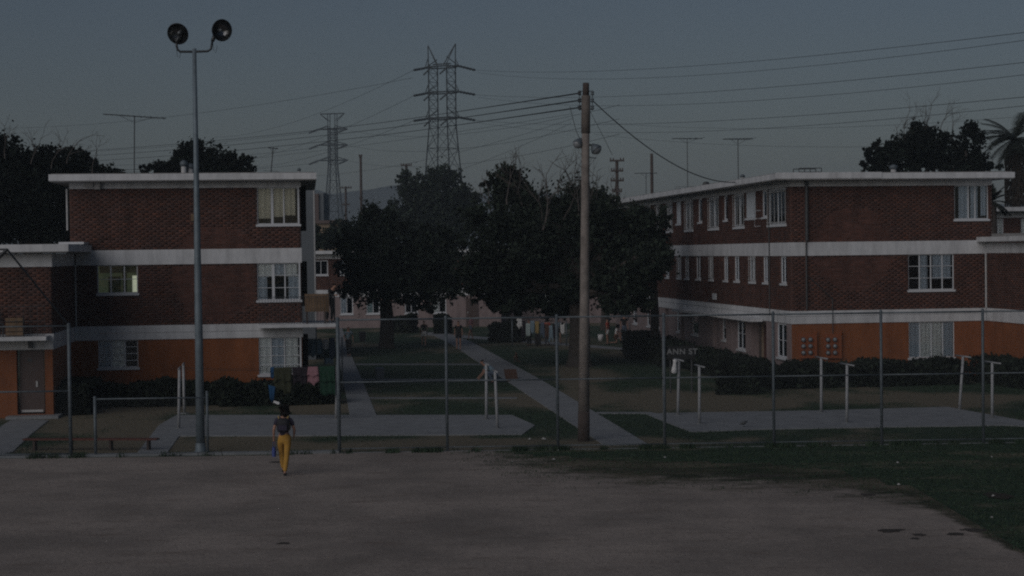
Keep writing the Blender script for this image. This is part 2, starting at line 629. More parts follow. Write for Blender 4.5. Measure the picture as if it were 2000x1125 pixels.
def dryness(x, y):
    v = mnoise.fractal(Vector((x * 0.22, y * 0.10, 3.1)), 0.9, 2.1, 5) * 0.55 + mnoise.fractal(Vector((x * 0.9, y * 0.35, 7.7)), 0.9, 2.1, 4) * 0.25
    fy = FA.y + (x - FA.x) * FDIR.y / FDIR.x
    d = y - fy
    v += 0.34 * math.exp(-((d - 1.7) / 1.2) ** 2) * (1 if x < 7 else 0.1)          # worn strip just behind the fence
    v += 0.26 * math.exp(-((y - 62.0) / 3.2) ** 2)                                # worn ground beyond the drying yards
    v += 0.38 * math.exp(-((x + 11.5) / 3.0) ** 2 - ((y - 55) / 4) ** 2)
    v -= 0.04 + 0.22 * (1 if 68 < y < 95 and -8 < x < 2 else 0)
    return v


lx = np.arange(-40, 60.01, 0.8)
ly = np.concatenate([np.arange(46, 75, 0.5), np.arange(75, 160, 2.0)])
LX, LY = np.meshgrid(lx, ly)
dv = np.array([dryness(a, b) for a, b in zip(LX.reshape(-1), LY.reshape(-1))], dtype=np.float32)
lv = np.stack([LX, LY, np.full_like(LX, 0.004)], -1).reshape(-1, 3)
ny, nx = LX.shape
idx = np.arange(ny * nx).reshape(ny, nx)
lf = np.stack([idx[:-1, :-1], idx[:-1, 1:], idx[1:, 1:], idx[1:, :-1]], -1).reshape(-1, 4)
lc = lv[lf].mean(1)
lf = lf[lc[:, 1] > FA.y + (lc[:, 0] - FA.x) * FDIR.y / FDIR.x - 0.4]
lawn = np_mesh('lawn', lv, lf, ground_material('patchy_lawn', 'attr'))
at = lawn.data.attributes.new('dry', 'FLOAT', 'POINT')
at.data.foreach_set('value', dv[:len(lawn.data.vertices)])
struct(lawn)

# ------------------------------------------------------------------ grass blades
def grass(name, n, region, hmin, hmax):
    pts = []
    need = n
    while need > 0:
        p = region(max(need * 2, 1000))
        pts.append(p[:need])
        need -= len(p[:need])
    P = np.concatenate(pts)
    n = len(P)
    a = rng.uniform(0, 2 * np.pi, n)
    h = rng.uniform(hmin, hmax, n)
    wd = rng.uniform(0.008, 0.02, n)
    dx, dy = np.cos(a) * wd, np.sin(a) * wd
    ox, oy = rng.normal(0, 0.25, n) * h, rng.normal(0, 0.25, n) * h
    z0 = np.zeros(n)
    v = np.stack([np.stack([P[:, 0] - dx, P[:, 1] - dy, z0], -1), np.stack([P[:, 0] + dx, P[:, 1] + dy, z0], -1),
                  np.stack([P[:, 0] + ox, P[:, 1] + oy, h], -1)], 1).reshape(-1, 3)
    f = np.arange(3 * n).reshape(-1, 3)
    q = rng.uniform(0.5, 1.6, n)
    tn = np.stack([q * rng.uniform(0.85, 1.3, n), q, q * 0.9, np.ones(n)], -1)
    o = np_mesh(name, v, f, GBLADE, tone=tn)
    return stuff(o)


GBLADE = mat("grass_blade", (0.028, 0.050, 0.034), 0.8, 0.3, 0.8, attr='tone', spec=0.15)


def in_poly(P, poly):
    x, y = P[:, 0], P[:, 1]
    c = np.zeros(len(P), bool)
    n = len(poly)
    for i in range(n):
        x0, y0 = poly[i][0], poly[i][1]
        x1, y1 = poly[i - 1][0], poly[i - 1][1]
        k = ((y0 > y) != (y1 > y)) & (x < (x1 - x0) * (y - y0) / (y1 - y0 + 1e-9) + x0)
        c ^= k
    return c


PAVED = [[tuple(v.co[:2]) for v in o.data.vertices][:len(o.data.vertices) // 2] for o in COL.objects if o.type == 'MESH' and ('path' in o.name or 'yard' in o.name)]


def off_paving(P):
    k = np.ones(len(P), bool)
    Q = P + rng.normal(0, 0.10, P.shape)          # grass creeps a little over the rims
    for poly in PAVED:
        k &= ~in_poly(Q, poly)
    return k


def reg_verge(n):
    p = np.stack([rng.uniform(FA.x + 3, 19, n), rng.uniform(27, 50, n)], -1)
    lim = np.interp(p[:, 0], rimx, rimd)
    fy = FA.y + (p[:, 0] - FA.x) * FDIR.y / FDIR.x
    d = p[:, 1] - lim
    ok = (p[:, 1] < fy + 0.1) & (rng.uniform(0, 1, n) < np.clip(0.25 + d / 4.5 + 0.3 * np.sin(p[:, 0] * 2.1 + np.sin(p[:, 1] * 3.3) * 2) + 0.2 * np.sin(p[:, 0] * 5.3 - p[:, 1] * 4.1), 0, 1)) & (d > -2.4)
    return p[ok]


def reg_lawn(n):
    p = np.stack([rng.uniform(-22, 24, n), rng.uniform(47, 72, n)], -1)
    fy = FA.y + (p[:, 0] - FA.x) * FDIR.y / FDIR.x
    ok = (p[:, 1] > fy + 0.3) & (np.sin(p[:, 0] * 1.3 + 2 * np.sin(p[:, 1] * 0.9)) + rng.normal(0, .6, n) > -0.5)
    p = p[ok]
    p = p[off_paving(p)]
    dr = np.array([dryness(a, b) for a, b in p])
    return p[dr + rng.normal(0, 0.08, len(p)) < 0.08]


grass('verge_grass', 60000, reg_verge, 0.015, 0.05)
grass('lawn_grass', 60000, reg_lawn, 0.02, 0.07)


def reg_fence(n):
    p = np.stack([rng.uniform(-17, 20, n), np.zeros(n)], -1)
    p[:, 1] = FA.y + (p[:, 0] - FA.x) * FDIR.y / FDIR.x + rng.normal(-0.05, 0.13, n)
    d = np.sin(p[:, 0] * 1.9) + np.sin(p[:, 0] * 5.3 + 1) + 0.7 * np.sin(p[:, 0] * 11)
    return p[(d + rng.normal(0, .5, n) > 0.7) & ~((p[:, 0] > -10) & (p[:, 0] < FA.x - 0.2) & (rng.uniform(0, 1, n) > 0.2))]


grass('fence_weeds', 9000, reg_fence, 0.04, 0.17)

# ------------------------------------------------------------------ buildings
class Face:
    """a vertical facade: maps (u along, n outward, z) to local coordinates of the building"""
    def __init__(s, kind, at):
        s.kind, s.at = kind, at        # front: y = at, outward -y ; left: x = at, outward -x (u = local y) ; right: outward +x

    def p(s, u, n, z):
        if s.kind == 'front':
            return (u, s.at - n, z)
        if s.kind == 'left':
            return (s.at - n, u, z)
        return (s.at + n, u, z)

    def box(s, mb, u0, u1, n0, n1, z0, z1):
        a = s.p(u0, n0, z0)
        b = s.p(u1, n1, z1)
        mb.box(min(a[0], b[0]), max(a[0], b[0]), min(a[1], b[1]), max(a[1], b[1]), z0, z1)


def wall_panel(mb, face, u0, u1, z0, z1, holes, depth=0.14):
    us = sorted({u0, u1, *[min(max(h[0], u0), u1) for h in holes], *[min(max(h[1], u0), u1) for h in holes]})
    zs = sorted({z0, z1, *[min(max(h[2], z0), z1) for h in holes], *[min(max(h[3], z0), z1) for h in holes]})
    for i in range(len(us) - 1):
        for j in range(len(zs) - 1):
            uc, zc = (us[i] + us[i + 1]) / 2, (zs[j] + zs[j + 1]) / 2
            if any(h[0] < uc < h[1] and h[2] < zc < h[3] for h in holes):
                continue
            mb.quad(face.p(us[i], 0, zs[j]), face.p(us[i + 1], 0, zs[j]), face.p(us[i + 1], 0, zs[j + 1]), face.p(us[i], 0, zs[j + 1]))
    for (a, b, c, d) in holes:
        if b <= u0 or a >= u1 or d <= z0 or c >= z1:
            continue
        for q in ([(a, c), (a, d)], [(b, c), (b, d)], [(a, c), (b, c)], [(a, d), (b, d)]):
            (ua, za), (ub, zb) = q
            mb.quad(face.p(ua, 0, za), face.p(ub, 0, zb), face.p(ub, -depth, zb), face.p(ua, -depth, za))


BL, BH, BJ = 0.275, 0.092, 0.013


def brick_list(u0, u1, z0, z1, holes):
    out = []
    z = z0
    row = 0
    while z + BH <= z1 + 0.02:
        zb, zt = z + BJ / 2, min(z + BH - BJ / 2, z1 - 0.002)
        u = u0 - (BL / 2 if row % 2 else 0)
        while u < u1:
            a, b = max(u + BJ / 2, u0 + 0.003), min(u + BL - BJ / 2, u1 - 0.003)
            segs = [(a, b)]
            for h in holes:
                if h[3] <= zb or h[2] >= zt:
                    continue
                ns = []
                for (p, q) in segs:
                    if h[1] <= p or h[0] >= q:
                        ns.append((p, q))
                    else:
                        if h[0] - p > 0.03:
                            ns.append((p, h[0] - 0.004))
                        if q - h[1] > 0.03:
                            ns.append((h[1] + 0.004, q))
                segs = ns
            for (p, q) in segs:
                if q - p > 0.04:
                    out.append((p, q, zb, zt))
            u += BL
        z += BH
        row += 1
    return out


def lay_bricks(parent, runs, near, n_parts=290):
    """runs: list of (face, bricks). The bricks nearest the point NEAR become parts, the rest one joined part."""
    allb = []
    for face, bl in runs:
        for (a, b, c, d) in bl:
            m = Vector(face.p((a + b) / 2, 0, (c + d) / 2))
            full = (b - a) > BL - BJ - 0.002 and (d - c) > BH - BJ - 0.002
            allb.append(((m - near).length, full, face, a, b, c, d))
    cand = sorted([q for q in allb if q[1]], key=lambda q: q[0])[:n_parts]
    chosen = {id(q) for q in cand}
    rest = [q for q in allb if id(q) not in chosen]
    V, Fc, T = [], [], []
    for (_, _, face, a, b, c, d) in rest:
        pr = rng.uniform(0.007, 0.012)
        i = len(V)
        V += [face.p(a, 0, c), face.p(b, 0, c), face.p(b, 0, d), face.p(a, 0, d), face.p(a, pr, c), face.p(b, pr, c), face.p(b, pr, d), face.p(a, pr, d)]
        Fc += [(i + 4, i + 5, i + 6, i + 7), (i, i + 1, i + 5, i + 4), (i + 1, i + 2, i + 6, i + 5), (i + 2, i + 3, i + 7, i + 6), (i + 3, i, i + 4, i + 7)]
        k = rng.normal(1.0, 0.13)
        k = min(max(k, 0.45), 1.7)
        g = rng.uniform(0.88, 1.12)
        T += [(k * g, k, k / g, 1)] * 5
    if V:
        o = np_mesh('brickwork', V, Fc, MT['brick'], parent, tone=T)
        stuff(o)
    meshes = {}
    for (_, _, face, a, b, c, d) in cand:
        var = random.randrange(7)
        key = (face.kind, var)
        if key not in meshes:
            hu, hz, pr = (BL - BJ) / 2, (BH - BJ) / 2, 0.008 + 0.0006 * var
            f0 = Face(face.kind, 0)
            vv = [f0.p(-hu, 0, -hz), f0.p(hu, 0, -hz), f0.p(hu, 0, hz), f0.p(-hu, 0, hz), f0.p(-hu, pr, -hz), f0.p(hu, pr, -hz), f0.p(hu, pr, hz), f0.p(-hu, pr, hz)]
            me = bpy.data.meshes.new('brick')
            me.from_pydata(vv, [], [(4, 5, 6, 7), (0, 1, 5, 4), (1, 2, 6, 5), (2, 3, 7, 6), (3, 0, 4, 7)])
            me.update()
            me.materials.append(MT['brick'])
            k = [0.78, 0.88, 0.95, 1.0, 1.06, 1.13, 1.25][var]
            set_tone(me, [(k * 1.04, k, k, 1)] * 5)
            meshes[key] = me
        o = link('brick', meshes[key], parent)
        o.location = face.p((a + b) / 2, 0, (c + d) / 2)


def window(parent, face, u0, u1, z0, z1, cols, rows=1, curtain=(), sill=True, lit=None, bars=None, screen=False,
           room=True, sill_ext=0.05, fw=0.035):
    """cols: fractions of the mullions 0..1 ; curtain: list of (u fraction a, b, z fraction a, b, material)"""
    f = MB()
    n0, n1 = -0.09, -0.035
    face.box(f, u0, u0 + fw, n0, n1, z0, z1)
    face.box(f, u1 - fw, u1, n0, n1, z0, z1)
    face.box(f, u0 + fw, u1 - fw, n0, n1, z0, z0 + fw)
    face.box(f, u0 + fw, u1 - fw, n0, n1, z1 - fw, z1)
    W = u1 - u0
    Hh = z1 - z0
    for c in cols:
        wdt = 0.022
        if isinstance(c, tuple):
            c, wdt = c
        x = u0 + c * W
        face.box(f, x - wdt, x + wdt, n0 + 0.003, n1 - 0.003, z0 + fw, z1 - fw)
    for r in range(1, rows):
        z = z0 + Hh * r / rows
        face.box(f, u0 + fw, u1 - fw, n0 + 0.008, n1 - 0.008, z - 0.011, z + 0.011)
    win = f.build('window', MT['frame'], parent)
    if sill:
        s = MB()
        face.box(s, u0 - sill_ext, u1 + sill_ext, -0.10, 0.06, z0 - 0.085, z0 - 0.003)
        s.build('sill', MT['frame'], win)
    ed = [0.0] + sorted([c[0] if isinstance(c, tuple) else c for c in cols]) + [1.0]
    for a, b in zip(ed[:-1], ed[1:]):
        g = MB()
        face.box(g, u0 + a * W + 0.025, u0 + b * W - 0.025, -0.066, -0.060, z0 + fw, z1 - fw)
        g.build('pane', MT['glass'], win)
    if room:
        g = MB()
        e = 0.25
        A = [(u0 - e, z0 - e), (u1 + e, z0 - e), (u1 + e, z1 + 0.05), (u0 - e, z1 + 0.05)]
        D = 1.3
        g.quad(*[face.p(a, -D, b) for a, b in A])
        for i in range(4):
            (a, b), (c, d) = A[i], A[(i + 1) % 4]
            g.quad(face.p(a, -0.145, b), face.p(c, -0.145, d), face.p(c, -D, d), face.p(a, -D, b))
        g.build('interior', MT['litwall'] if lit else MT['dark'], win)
    for (a, b, c, d, m) in curtain:
        g = MB()
        nseg = max(4, int((b - a) * W / 0.05))
        base = len(g.v)
        for k in range(nseg + 1):
            u = u0 + (a + (b - a) * k / nseg) * W
            off = -0.10 + 0.018 * math.sin(k * 1.9) + 0.006 * math.sin(k * 5.1)
            g.v.append(face.p(u, off, z0 + c * Hh))
            g.v.append(face.p(u, off, z0 + d * Hh))
        for k in range(nseg):
            i = base + 2 * k
            g.f.append((i, i + 2, i + 3, i + 1))
        g.build('curtain', MT[m], win)
    if bars:
        g = MB()
        nb = bars
        for k in range(nb + 1):
            x = u0 + W * k / nb
            face.box(g, x - 0.009, x + 0.009, 0.03, 0.048, z0 - 0.02, z1 - 0.02)
        for z in (z0 + 0.1, z1 - 0.15):
            face.box(g, u0 - 0.02, u1 + 0.02, 0.056, 0.070, z - 0.015, z + 0.015)
        g.build('security_bars', MT['lead'], win)
    if screen:
        g = MB()
        face.box(g, u0 + 0.03, u1 - 0.03, -0.03, -0.02, z0 + 0.03, z1 - 0.03)
        g.build('fly_screen', MT['lace'], win)
    return win


class Frame:
    def __init__(s, px, py, depth, ang):
        p = dp(px, py, depth)
        s.o = Vector((p.x, p.y, 0))
        s.a = ang
        s.m = Matrix.Translation(s.o) @ Matrix.Rotation(ang, 4, 'Z')
        s.i = s.m.inverted()

    def hit(s, face, px, py):
        """local (u, z) where the ray of a photograph pixel meets a facade"""
        o = s.i @ Vector((0, 0, H))
        d = s.i.to_3x3() @ ray(px, py)
        if face.kind == 'front':
            t = (face.at - o.y) / d.y
            q = o + d * t
            return q.x, q.z
        t = (face.at - o.x) / d.x
        q = o + d * t
        return q.y, q.z

    def rect(s, face, x0, x1, y0, y1):
        ym = (y0 + y1) / 2
        a = s.hit(face, x0, ym)[0]
        b = s.hit(face, x1, ym)[0]
        xm = (x0 + x1) / 2
        c = s.hit(face, xm, y0)[1]
        d = s.hit(face, xm, y1)[1]
        return (min(a, b), max(a, b), min(c, d), max(c, d))


Z_B2A, Z_B2B = 2.32, 2.85          # lower white band
Z_B1A, Z_B1B = 5.13, 5.69          # middle white band
Z_FR, Z_SOF, Z_TOP = 7.99, 8.26, 8.50


def bar(mb, face, u0, u1, z0, z1, proud=0.035, back=0.0):
    face.box(mb, u0, u1, -back, proud, z0, z1)


# ---- left building
LB = Frame(588, 514, 66.0, R(6.74))
lb = empty('brick_apartment_building', LB.o, LB.a, 'three storey red brick block with white bands behind the twin floodlight pole', 'building', 'brick housing blocks')
front = Face('front', 0.0)
LW = 8.54
wing_front = Face('front', -5.9)
wing_side = Face('right', -8.42)
hW1 = LB.rect(front, 502, 584, 366.5, 438)
hW2 = LB.rect(front, 502.5, 585, 515.5, 586)
hW3 = LB.rect(front, 505.5, 585.5, 659.5, 731)
hW1 = (hW1[0], -0.03, hW1[2], Z_FR)
hW2 = (hW2[0], -0.03, hW2[2], Z_B1A)
hW3 = (hW3[0], -0.03, hW3[2], Z_B2A)
hW4 = LB.rect(front, 190, 269, 517, 573)
hW4 = (hW4[0], hW4[1], hW4[2], Z_B1A)
hW5 = LB.rect(front, 192, 270, 664, 718)
hW5 = (hW5[0], hW5[1], hW5[2], Z_B2A)
door_h = LB.rect(wing_front, 33, 88, 690, 812)
door_h = (door_h[0], door_h[1], 0.12, Z_B2A)
# masonry behind the bricks
w1 = MB()
wall_panel(w1, front, -LW, 0, Z_B1B, Z_FR, [hW1])
wall_panel(w1, front, -LW, 0, Z_B2B, Z_B1A, [hW2, hW4])
w1.quad((-LW, 0, Z_B1A), (-LW, 9, Z_B1A), (-LW, 9, Z_FR), (-LW, 0, Z_FR))
w1.quad((0, 0, 0), (0, 9, 0), (0, 9, Z_SOF), (0, 0, Z_SOF))
w1.quad((-LW, 9, 0), (0, 9, 0), (0, 9, Z_SOF), (-LW, 9, Z_SOF))
wall_panel(w1, wing_front, -22, -8.42, Z_B2B, Z_B1A, [])
wall_panel(w1, wing_side, -5.9, 0, Z_B2B, Z_B1A, [])
w1.build('mortar_bed', MT['mortar'], lb)
w2 = MB()
wall_panel(w2, front, -LW, 0, 0, Z_B2A, [hW3, hW5])
wall_panel(w2, wing_side, -5.9, 0, 0, Z_B2A, [])
wall_panel(w2, wing_front, -22, -8.42, 0, Z_B2A, [door_h], 0.35)
w2.build('ground_floor_wall', MT['orange'], lb)
runs = [(front, brick_list(-LW, 0, Z_B1B, Z_FR, [hW1])), (front, brick_list(-LW, 0, Z_B2B, Z_B1A, [hW2, hW4])),
        (wing_front, brick_list(-14, -8.42, Z_B2B, Z_B1A, [])), (wing_side, brick_list(-5.9, 0, Z_B2B, Z_B1A, []))]
lay_bricks(lb, runs, Vector((-3.2, -3.0, 4.8)))
# bands
b = MB()
bar(b, front, -LW + 0.2, 0.03, Z_B1A, Z_B1B)
b.build('upper_band', MT['white'], lb)
b = MB()
bar(b, front, -8.38, 0.03, Z_B2A, Z_B2B - 0.27)
bar(b, front, -8.38, 0.03, Z_B2B - 0.262, Z_B2B, 0.05)
bar(b, wing_side, -5.93, -0.06, Z_B2A, Z_B2B - 0.27)
bar(b, wing_side, -5.93, -0.06, Z_B2B - 0.262, Z_B2B, 0.05)
bar(b, wing_front, -22, -8.42, Z_B2A, Z_B2B)
b.build('lower_band', MT['white'], lb)
b = MB()
bar(b, front, -LW, 0.03, Z_FR, Z_SOF)
bar(b, wing_front, -22, -8.42, Z_B1A, Z_B1B - 0.12)
bar(b, wing_side, -5.93, -0.06, Z_B1A, Z_B1B - 0.12)
b.build('frieze', MT['white'], lb)
# roofs: slab edge, soffit below, felt above
rf = MB()
rf.box(-LW - 0.64, 0.62, -0.78, 9.8, Z_SOF + 0.004, Z_TOP)
roof = rf.build('roof', MT['white'], lb)
s_ = MB()
s_.box(-LW - 0.60, 0.58, -0.74, 9.75, Z_SOF - 0.03, Z_SOF)
s_.build('soffit', MT['soffit'], roof)
s_ = MB()
s_.box(-LW - 0.56, 0.55, -0.70, 9.7, Z_TOP + 0.003, Z_TOP + 0.03)
s_.build('roof_felt', MT['roofing'], roof)
rf = MB()
rf.box(-22, -7.75, -6.55, -0.04, Z_B1B - 0.05, Z_B1B + 0.20)
wr = rf.build('wing_roof', MT['white'], lb)
s_ = MB()
s_.box(-8.75, -7.85, -1.6, -0.05, Z_B1B + 0.23, Z_B1B + 0.31)
s_.box(-8.0, -7.9, -1.55, -0.05, Z_B1B + 0.20, Z_B1B + 0.229)
s_.build('roof_hatch', MT['white'], wr)
s_ = MB()
s_.box(-21.9, -7.80, -6.5, -0.06, Z_B1B - 0.085, Z_B1B - 0.053)
s_.build('soffit', MT['soffit'], wr)
# windows
window(lb, front, *hW1, [(0.355, 0.045), 0.63], 1, [(0.03, 0.33, 0.16, 0.99, 'beige'), (0.38, 0.62, 0.20, 0.99, 'beige'), (0.64, 0.90, 0.24, 0.99, 'beige')])
window(lb, front, *hW2, [(0.37, 0.05), 0.64], 3, [(0.03, 0.34, 0.63, 0.99, 'pale'), (0.38, 0.62, 0.66, 0.99, 'lace'), (0.65, 0.93, 0.63, 0.99, 'pale'), (0.02, 0.23, 0.02, 0.66, 'lace'), (0.72, 0.96, 0.02, 0.66, 'lace')])
window(lb, front, *hW3, [0.29, 0.60], 4, [(0.02, 0.29, 0.02, 0.99, 'pale'), (0.31, 0.58, 0.02, 0.99, 'lace'), (0.62, 0.92, 0.02, 0.99, 'pale')])
for h, zt in ((hW1, Z_FR), (hW2, Z_B1A), (hW3, Z_B2A)):
    p = MB()
    p.box(-0.10, -0.035, -0.05, 0.02, h[2], zt)
    p.build('corner_post', MT['frame'], lb)
wl = window(lb, front, *hW4, [0.335, 0.67], 2, [(0.86, 0.98, 0.04, 0.62, 'litcurtain')], lit=True)
g = MB()
u0, u1, z0, z1 = hW4
g.box(u0 + 0.3, u0 + 0.75, 0.9, 1.2, z0 - 0.2, z0 + 0.62)
g.box(u0 + 0.85, u0 + 1.0, 0.7, 0.9, z0, z0 + 0.75)
g.box(u0 + 0.05, u1 - 0.05, 0.35, 0.37, z1 - 0.30, z1 - 0.02)
g.build('room_furniture', mat("shadowed_furniture", (0.10, 0.11, 0.05), 0.8), wl)
window(lb, front, *hW5, [0.33, 0.67], 4, [(0.34, 0.66, 0.02, 0.99, 'pale'), (0.02, 0.32, 0.02, 0.99, 'lace')])
# entrance door of the wing, frame, kick plate and handle
u0, u1, z0, z1 = door_h
d = MB()
wing_front.box(d, u0 + 0.07, u1 - 0.05, -0.22, -0.17, z0 + 0.06, z1 - 0.02)
do = d.build('door', MT['door'], lb)
d = MB()
wing_front.box(d, u0 + 0.12, u1 - 0.10, -0.168, -0.160, z0 + 0.065, z0 + 0.14)
d.build('kick_plate', MT['lead'], do)
d = MB()
wing_front.box(d, u1 - 0.32, u1 - 0.26, -0.168, -0.13, z0 + 0.92, z0 + 1.12)
d.build('handle', MT['lead'], do)
d = MB()
wing_front.box(d, u0 + 0.35, u1 - 0.45, -0.168, -0.163, z1 - 0.42, z1 - 0.30)
d.build('number_plate', MT['pipe'], do)
d = MB()
wing_front.box(d, u0 - 0.3, u1 + 0.5, -0.5, 0.6, 0.0, 0.10)
d.build('doorstep', MT['concrete'], lb)
d = MB()
wing_front.box(d, u0 + 0.42, u0 + 0.55, 0.04, 0.16, Z_B2A + 0.06, Z_B2A + 0.42)
d.build('porch_light', MT['pipe'], lb)
# drainpipe in the inner corner and on the left edge
for (x, y, z0, z1) in ((-8.37, -0.06, Z_B2B, Z_B1A), (-LW - 0.10, 0.05, 6.45, 8.0)):
    p = MB().tube([(x, y, z0), (x, y, z1)], 0.035, 8)
    p.build('drainpipe', MT['lead'], lb)
p = MB().box(-LW + 0.55, -LW + 0.9, -0.22, -0.04, Z_SOF - 0.22, Z_SOF - 0.035)
p.box(-LW + 0.95, -LW + 1.15, -0.28, -0.06, Z_SOF - 0.30, Z_SOF - 0.05)
p.build('eave_floodlight', MT['soffit'], lb)
q = LB.rect(front, 373, 379, 418, 432)
p = MB()
front.box(p, q[0], q[1], 0.012, 0.08, q[2], q[3])
p.build('wall_box', MT['ply'], lb)


def railing(parent, p0, p1, z0, h, n, r=0.012, name='railing', m='pipe', rails=(0.06, 0.5, 1.0)):
    mb = MB()
    a, b2 = Vector(p0), Vector(p1)
    for f_ in rails:
        mb.tube([(a.x, a.y, z0 + h * f_), (b2.x, b2.y, z0 + h * f_)], r * 1.4, 5)
    for k in range(n + 1):
        q = a.lerp(b2, k / n)
        mb.tube([(q.x, q.y, z0), (q.x, q.y, z0 + h)], r, 5)
    return mb.build(name, MT[m], parent)


# balcony at the right corner
bx0 = LB.hit(Face('front', -0.75), 505, 637)[0]
bx1 = LB.hit(Face('front', -0.75), 657, 637)[0]
zb = LB.hit(Face('front', -0.75), 580, 633)[1]
sl = MB()
sl.box(bx0, bx1, -0.75, -0.054, zb - 0.13, zb)
sl.box(0.035, bx1, -0.05, 2.6, zb - 0.13, zb)
bal = sl.build('balcony', MT['white'], lb)
railing(bal, (bx0 + 0.04, -0.70), (bx1 - 0.04, -0.70), zb, 1.05, 26, 0.007, rails=(0.05, 0.97))
railing(bal, (bx1 - 0.04, -0.70), (bx1 - 0.04, 2.5), zb, 1.05, 14, 0.007, rails=(0.05, 0.97))
# wing balcony
wx1 = LB.hit(Face('front', -7.0), 90, 661)[0]
zw = LB.hit(Face('front', -7.0), 50, 658)[1]
sl = MB().box(-22, wx1, -7.0, -5.97, zw - 0.13, zw)
bal2 = sl.build('balcony', MT['white'], lb)
railing(bal2, (-20, -6.95), (wx1 - 0.05, -6.95), zw, 1.05, 50, 0.006, rails=(0.05, 0.5, 0.97))

bp0 = LB.m @ Vector((0.12, -0.60, zb))
plyo = empty('plywood_board', bp0, LB.a, 'mottled brown plywood sheet standing behind the balcony railing at the left block', 'board')
p = MB().box(0, 0.86, 0, 0.015, 0.45, 1.12)
p.box(0.87, 0.90, 0, 0.015, 0.40, 1.14)
p.build('panel', MT['ply'], plyo)
p = MB().box(0.05, 0.11, 0.017, 0.05, 0, 1.05).box(0.72, 0.78, 0.017, 0.05, 0, 1.05)
p.build('batten', MT['darkwood'], plyo)


# rooftop vents
def roof_vent(loc, r, h, label, cat='roof vent'):
    o = empty('roof_vent', loc, 0, label, cat, 'roof vents')
    MB().lathe([(0, r), (h * 0.6, r), (h * 0.6, r * 0.98)], (0, 0, 0), n=12).build('flue', MT['lead'], o, True)
    MB().lathe([(h * 0.6, r * 0.9), (h * 0.66, r * 1.5), (h * 0.86, r * 1.5), (h, r * 0.5), (h, 0)], (0, 0, 0), n=12).build('cowl', MT['galv'], o, True)
    return o


def on_roof(fr, px, py_base, back):
    """a point of the roof at a pixel column, BACK metres behind the facade"""
    d0 = fr.hit(Face('front', back), px, py_base)[0]
    return fr.m @ Vector((d0, back, Z_TOP + 0.03))


roof_vent(on_roof(LB, 359, 330, 2.0), 0.10, 0.62, 'taller roof vent with pale cowl on the left brick block')
roof_vent(on_roof(LB, 372, 330, 2.2), 0.10, 0.50, 'shorter roof vent half hidden by the floodlight pole')
roof_vent(on_roof(LB, 584, 330, 3.0), 0.05, 0.34, 'small dark vent pipe near the right end of the left roof')


def antenna(loc, h, boom, elems, ang, label, lower=None, tilt=0.0, lean=0.0):
    o = empty('tv_antenna', loc, 0, label, 'antenna', 'rooftop antennas')
    o.rotation_euler = (0, lean, 0)
    MB().tube([(0, 0, 0), (0, 0, h)], 0.022, 6).build('mast', MT['pipe'], o)
    mb = MB()
    c, s = math.cos(ang), math.sin(ang)
    a = Vector((-c, -s, -tilt)) * boom / 2 + Vector((0, 0, h))
    b2 = Vector((c, s, tilt)) * boom / 2 + Vector((0, 0, h))
    mb.tube([a, b2], 0.02, 5)
    mb.build('boom', MT['pipe'], o)
    mb = MB()
    for k in range(elems):
        p = a.lerp(b2, (k + 0.5) / elems)
        L = (0.35 + 0.65 * k / elems)
        mb.tube([p + Vector((s, -c, 0)) * L, p + Vector((-s, c, 0)) * L], 0.008, 4)
    mb.tube([a.lerp(b2, 0.25), Vector((0, 0, h - 0.25)), a.lerp(b2, 0.8)], 0.008, 4)
    mb.build('elements', MT['pipe'], o)
    if lower:
        mb = MB()
        for k in range(3):
            z = 0.12 + 0.1 * k
            mb.tube([(-lower / 2, 0.1 * k, z), (lower / 2, -0.1 * k, z)], 0.008, 4)
        mb.build('lower_dipoles', MT['pipe'], o)
    return o


antenna(on_roof(LB, 262, 332, 3.0), 2.40, 2.40, 11, R(8), 'wide flat television antenna on the left brick block roof', lower=0.8, tilt=-0.05, lean=0.02)
antenna(on_roof(LB, 528, 332, 5.0), 1.25, 0.42, 3, R(10), 'small leaning television antenna near the end of the left roof', lower=0.7, lean=0.10)

# ---- right building
RB = Frame(1545, 500, 71.8, R(7.9))
rb = empty('brick_apartment_building', RB.o, RB.a, 'long three storey red brick block with many small white windows, behind the ANN ST sign', 'building', 'brick housing blocks')
rfront = Face('front', 0.0)
rside = Face('left', 0.0)
RW = RB.hit(rfront, 1927, 560)[0]
RLEN = 37.0
rwing = Face('left', RW)
g6 = RB.rect(rfront, 1864, 1930, 366, 428)
g6 = (g6[0], g6[1], g6[2], Z_FR)
g7 = RB.rect(rfront, 1774, 1863, 500, 566)
g7 = (g7[0], g7[1], g7[2], Z_B1A)
g8 = RB.rect(rfront, 1775, 1864, 634, 698)
g8 = (g8[0], g8[1], g8[2], Z_B2A)
R3 = RB.hit(rfront, 1937, 400)[0]        # the upper storey ends a little further right
# side windows: (x0, x1, kind)
TOPW = [(1500, 1535.5, 'b'), (1489, 1499, 's'), (1457, 1476, 'a'), (1433, 1454, 'b'), (1414, 1421, 's'), (1384, 1404, 'b'), (1364, 1371, 's'),
        (1338, 1354, 'b'), (1321, 1330, 'a'), (1302, 1314, 'b'), (1281, 1291, 'b'), (1263, 1271, 'b'), (1246, 1254, 'b')]
MIDW = [(1525, 1536.5, 'm'), (1491, 1500, 'm'), (1464, 1476, 'm'), (1435, 1444.5, 'm'), (1414, 1422, 'm'), (1386, 1393.5, 'm'), (1360, 1369, 'm'), (1338, 1346, 'm'),
        (1323, 1331, 'm'), (1300, 1307, 'm'), (1285, 1291, 'm'), (1262, 1268, 'm')]
GNDW = [(1518, 1536.5, 'g'), (1440, 1456, 'g'), (1411, 1418, 'h'), (1352, 1364, 'h'), (1322, 1328, 'h'), (1281, 1288, 'h'), (1264, 1270, 'h'), (1237, 1245, 'h')]
side_w = []
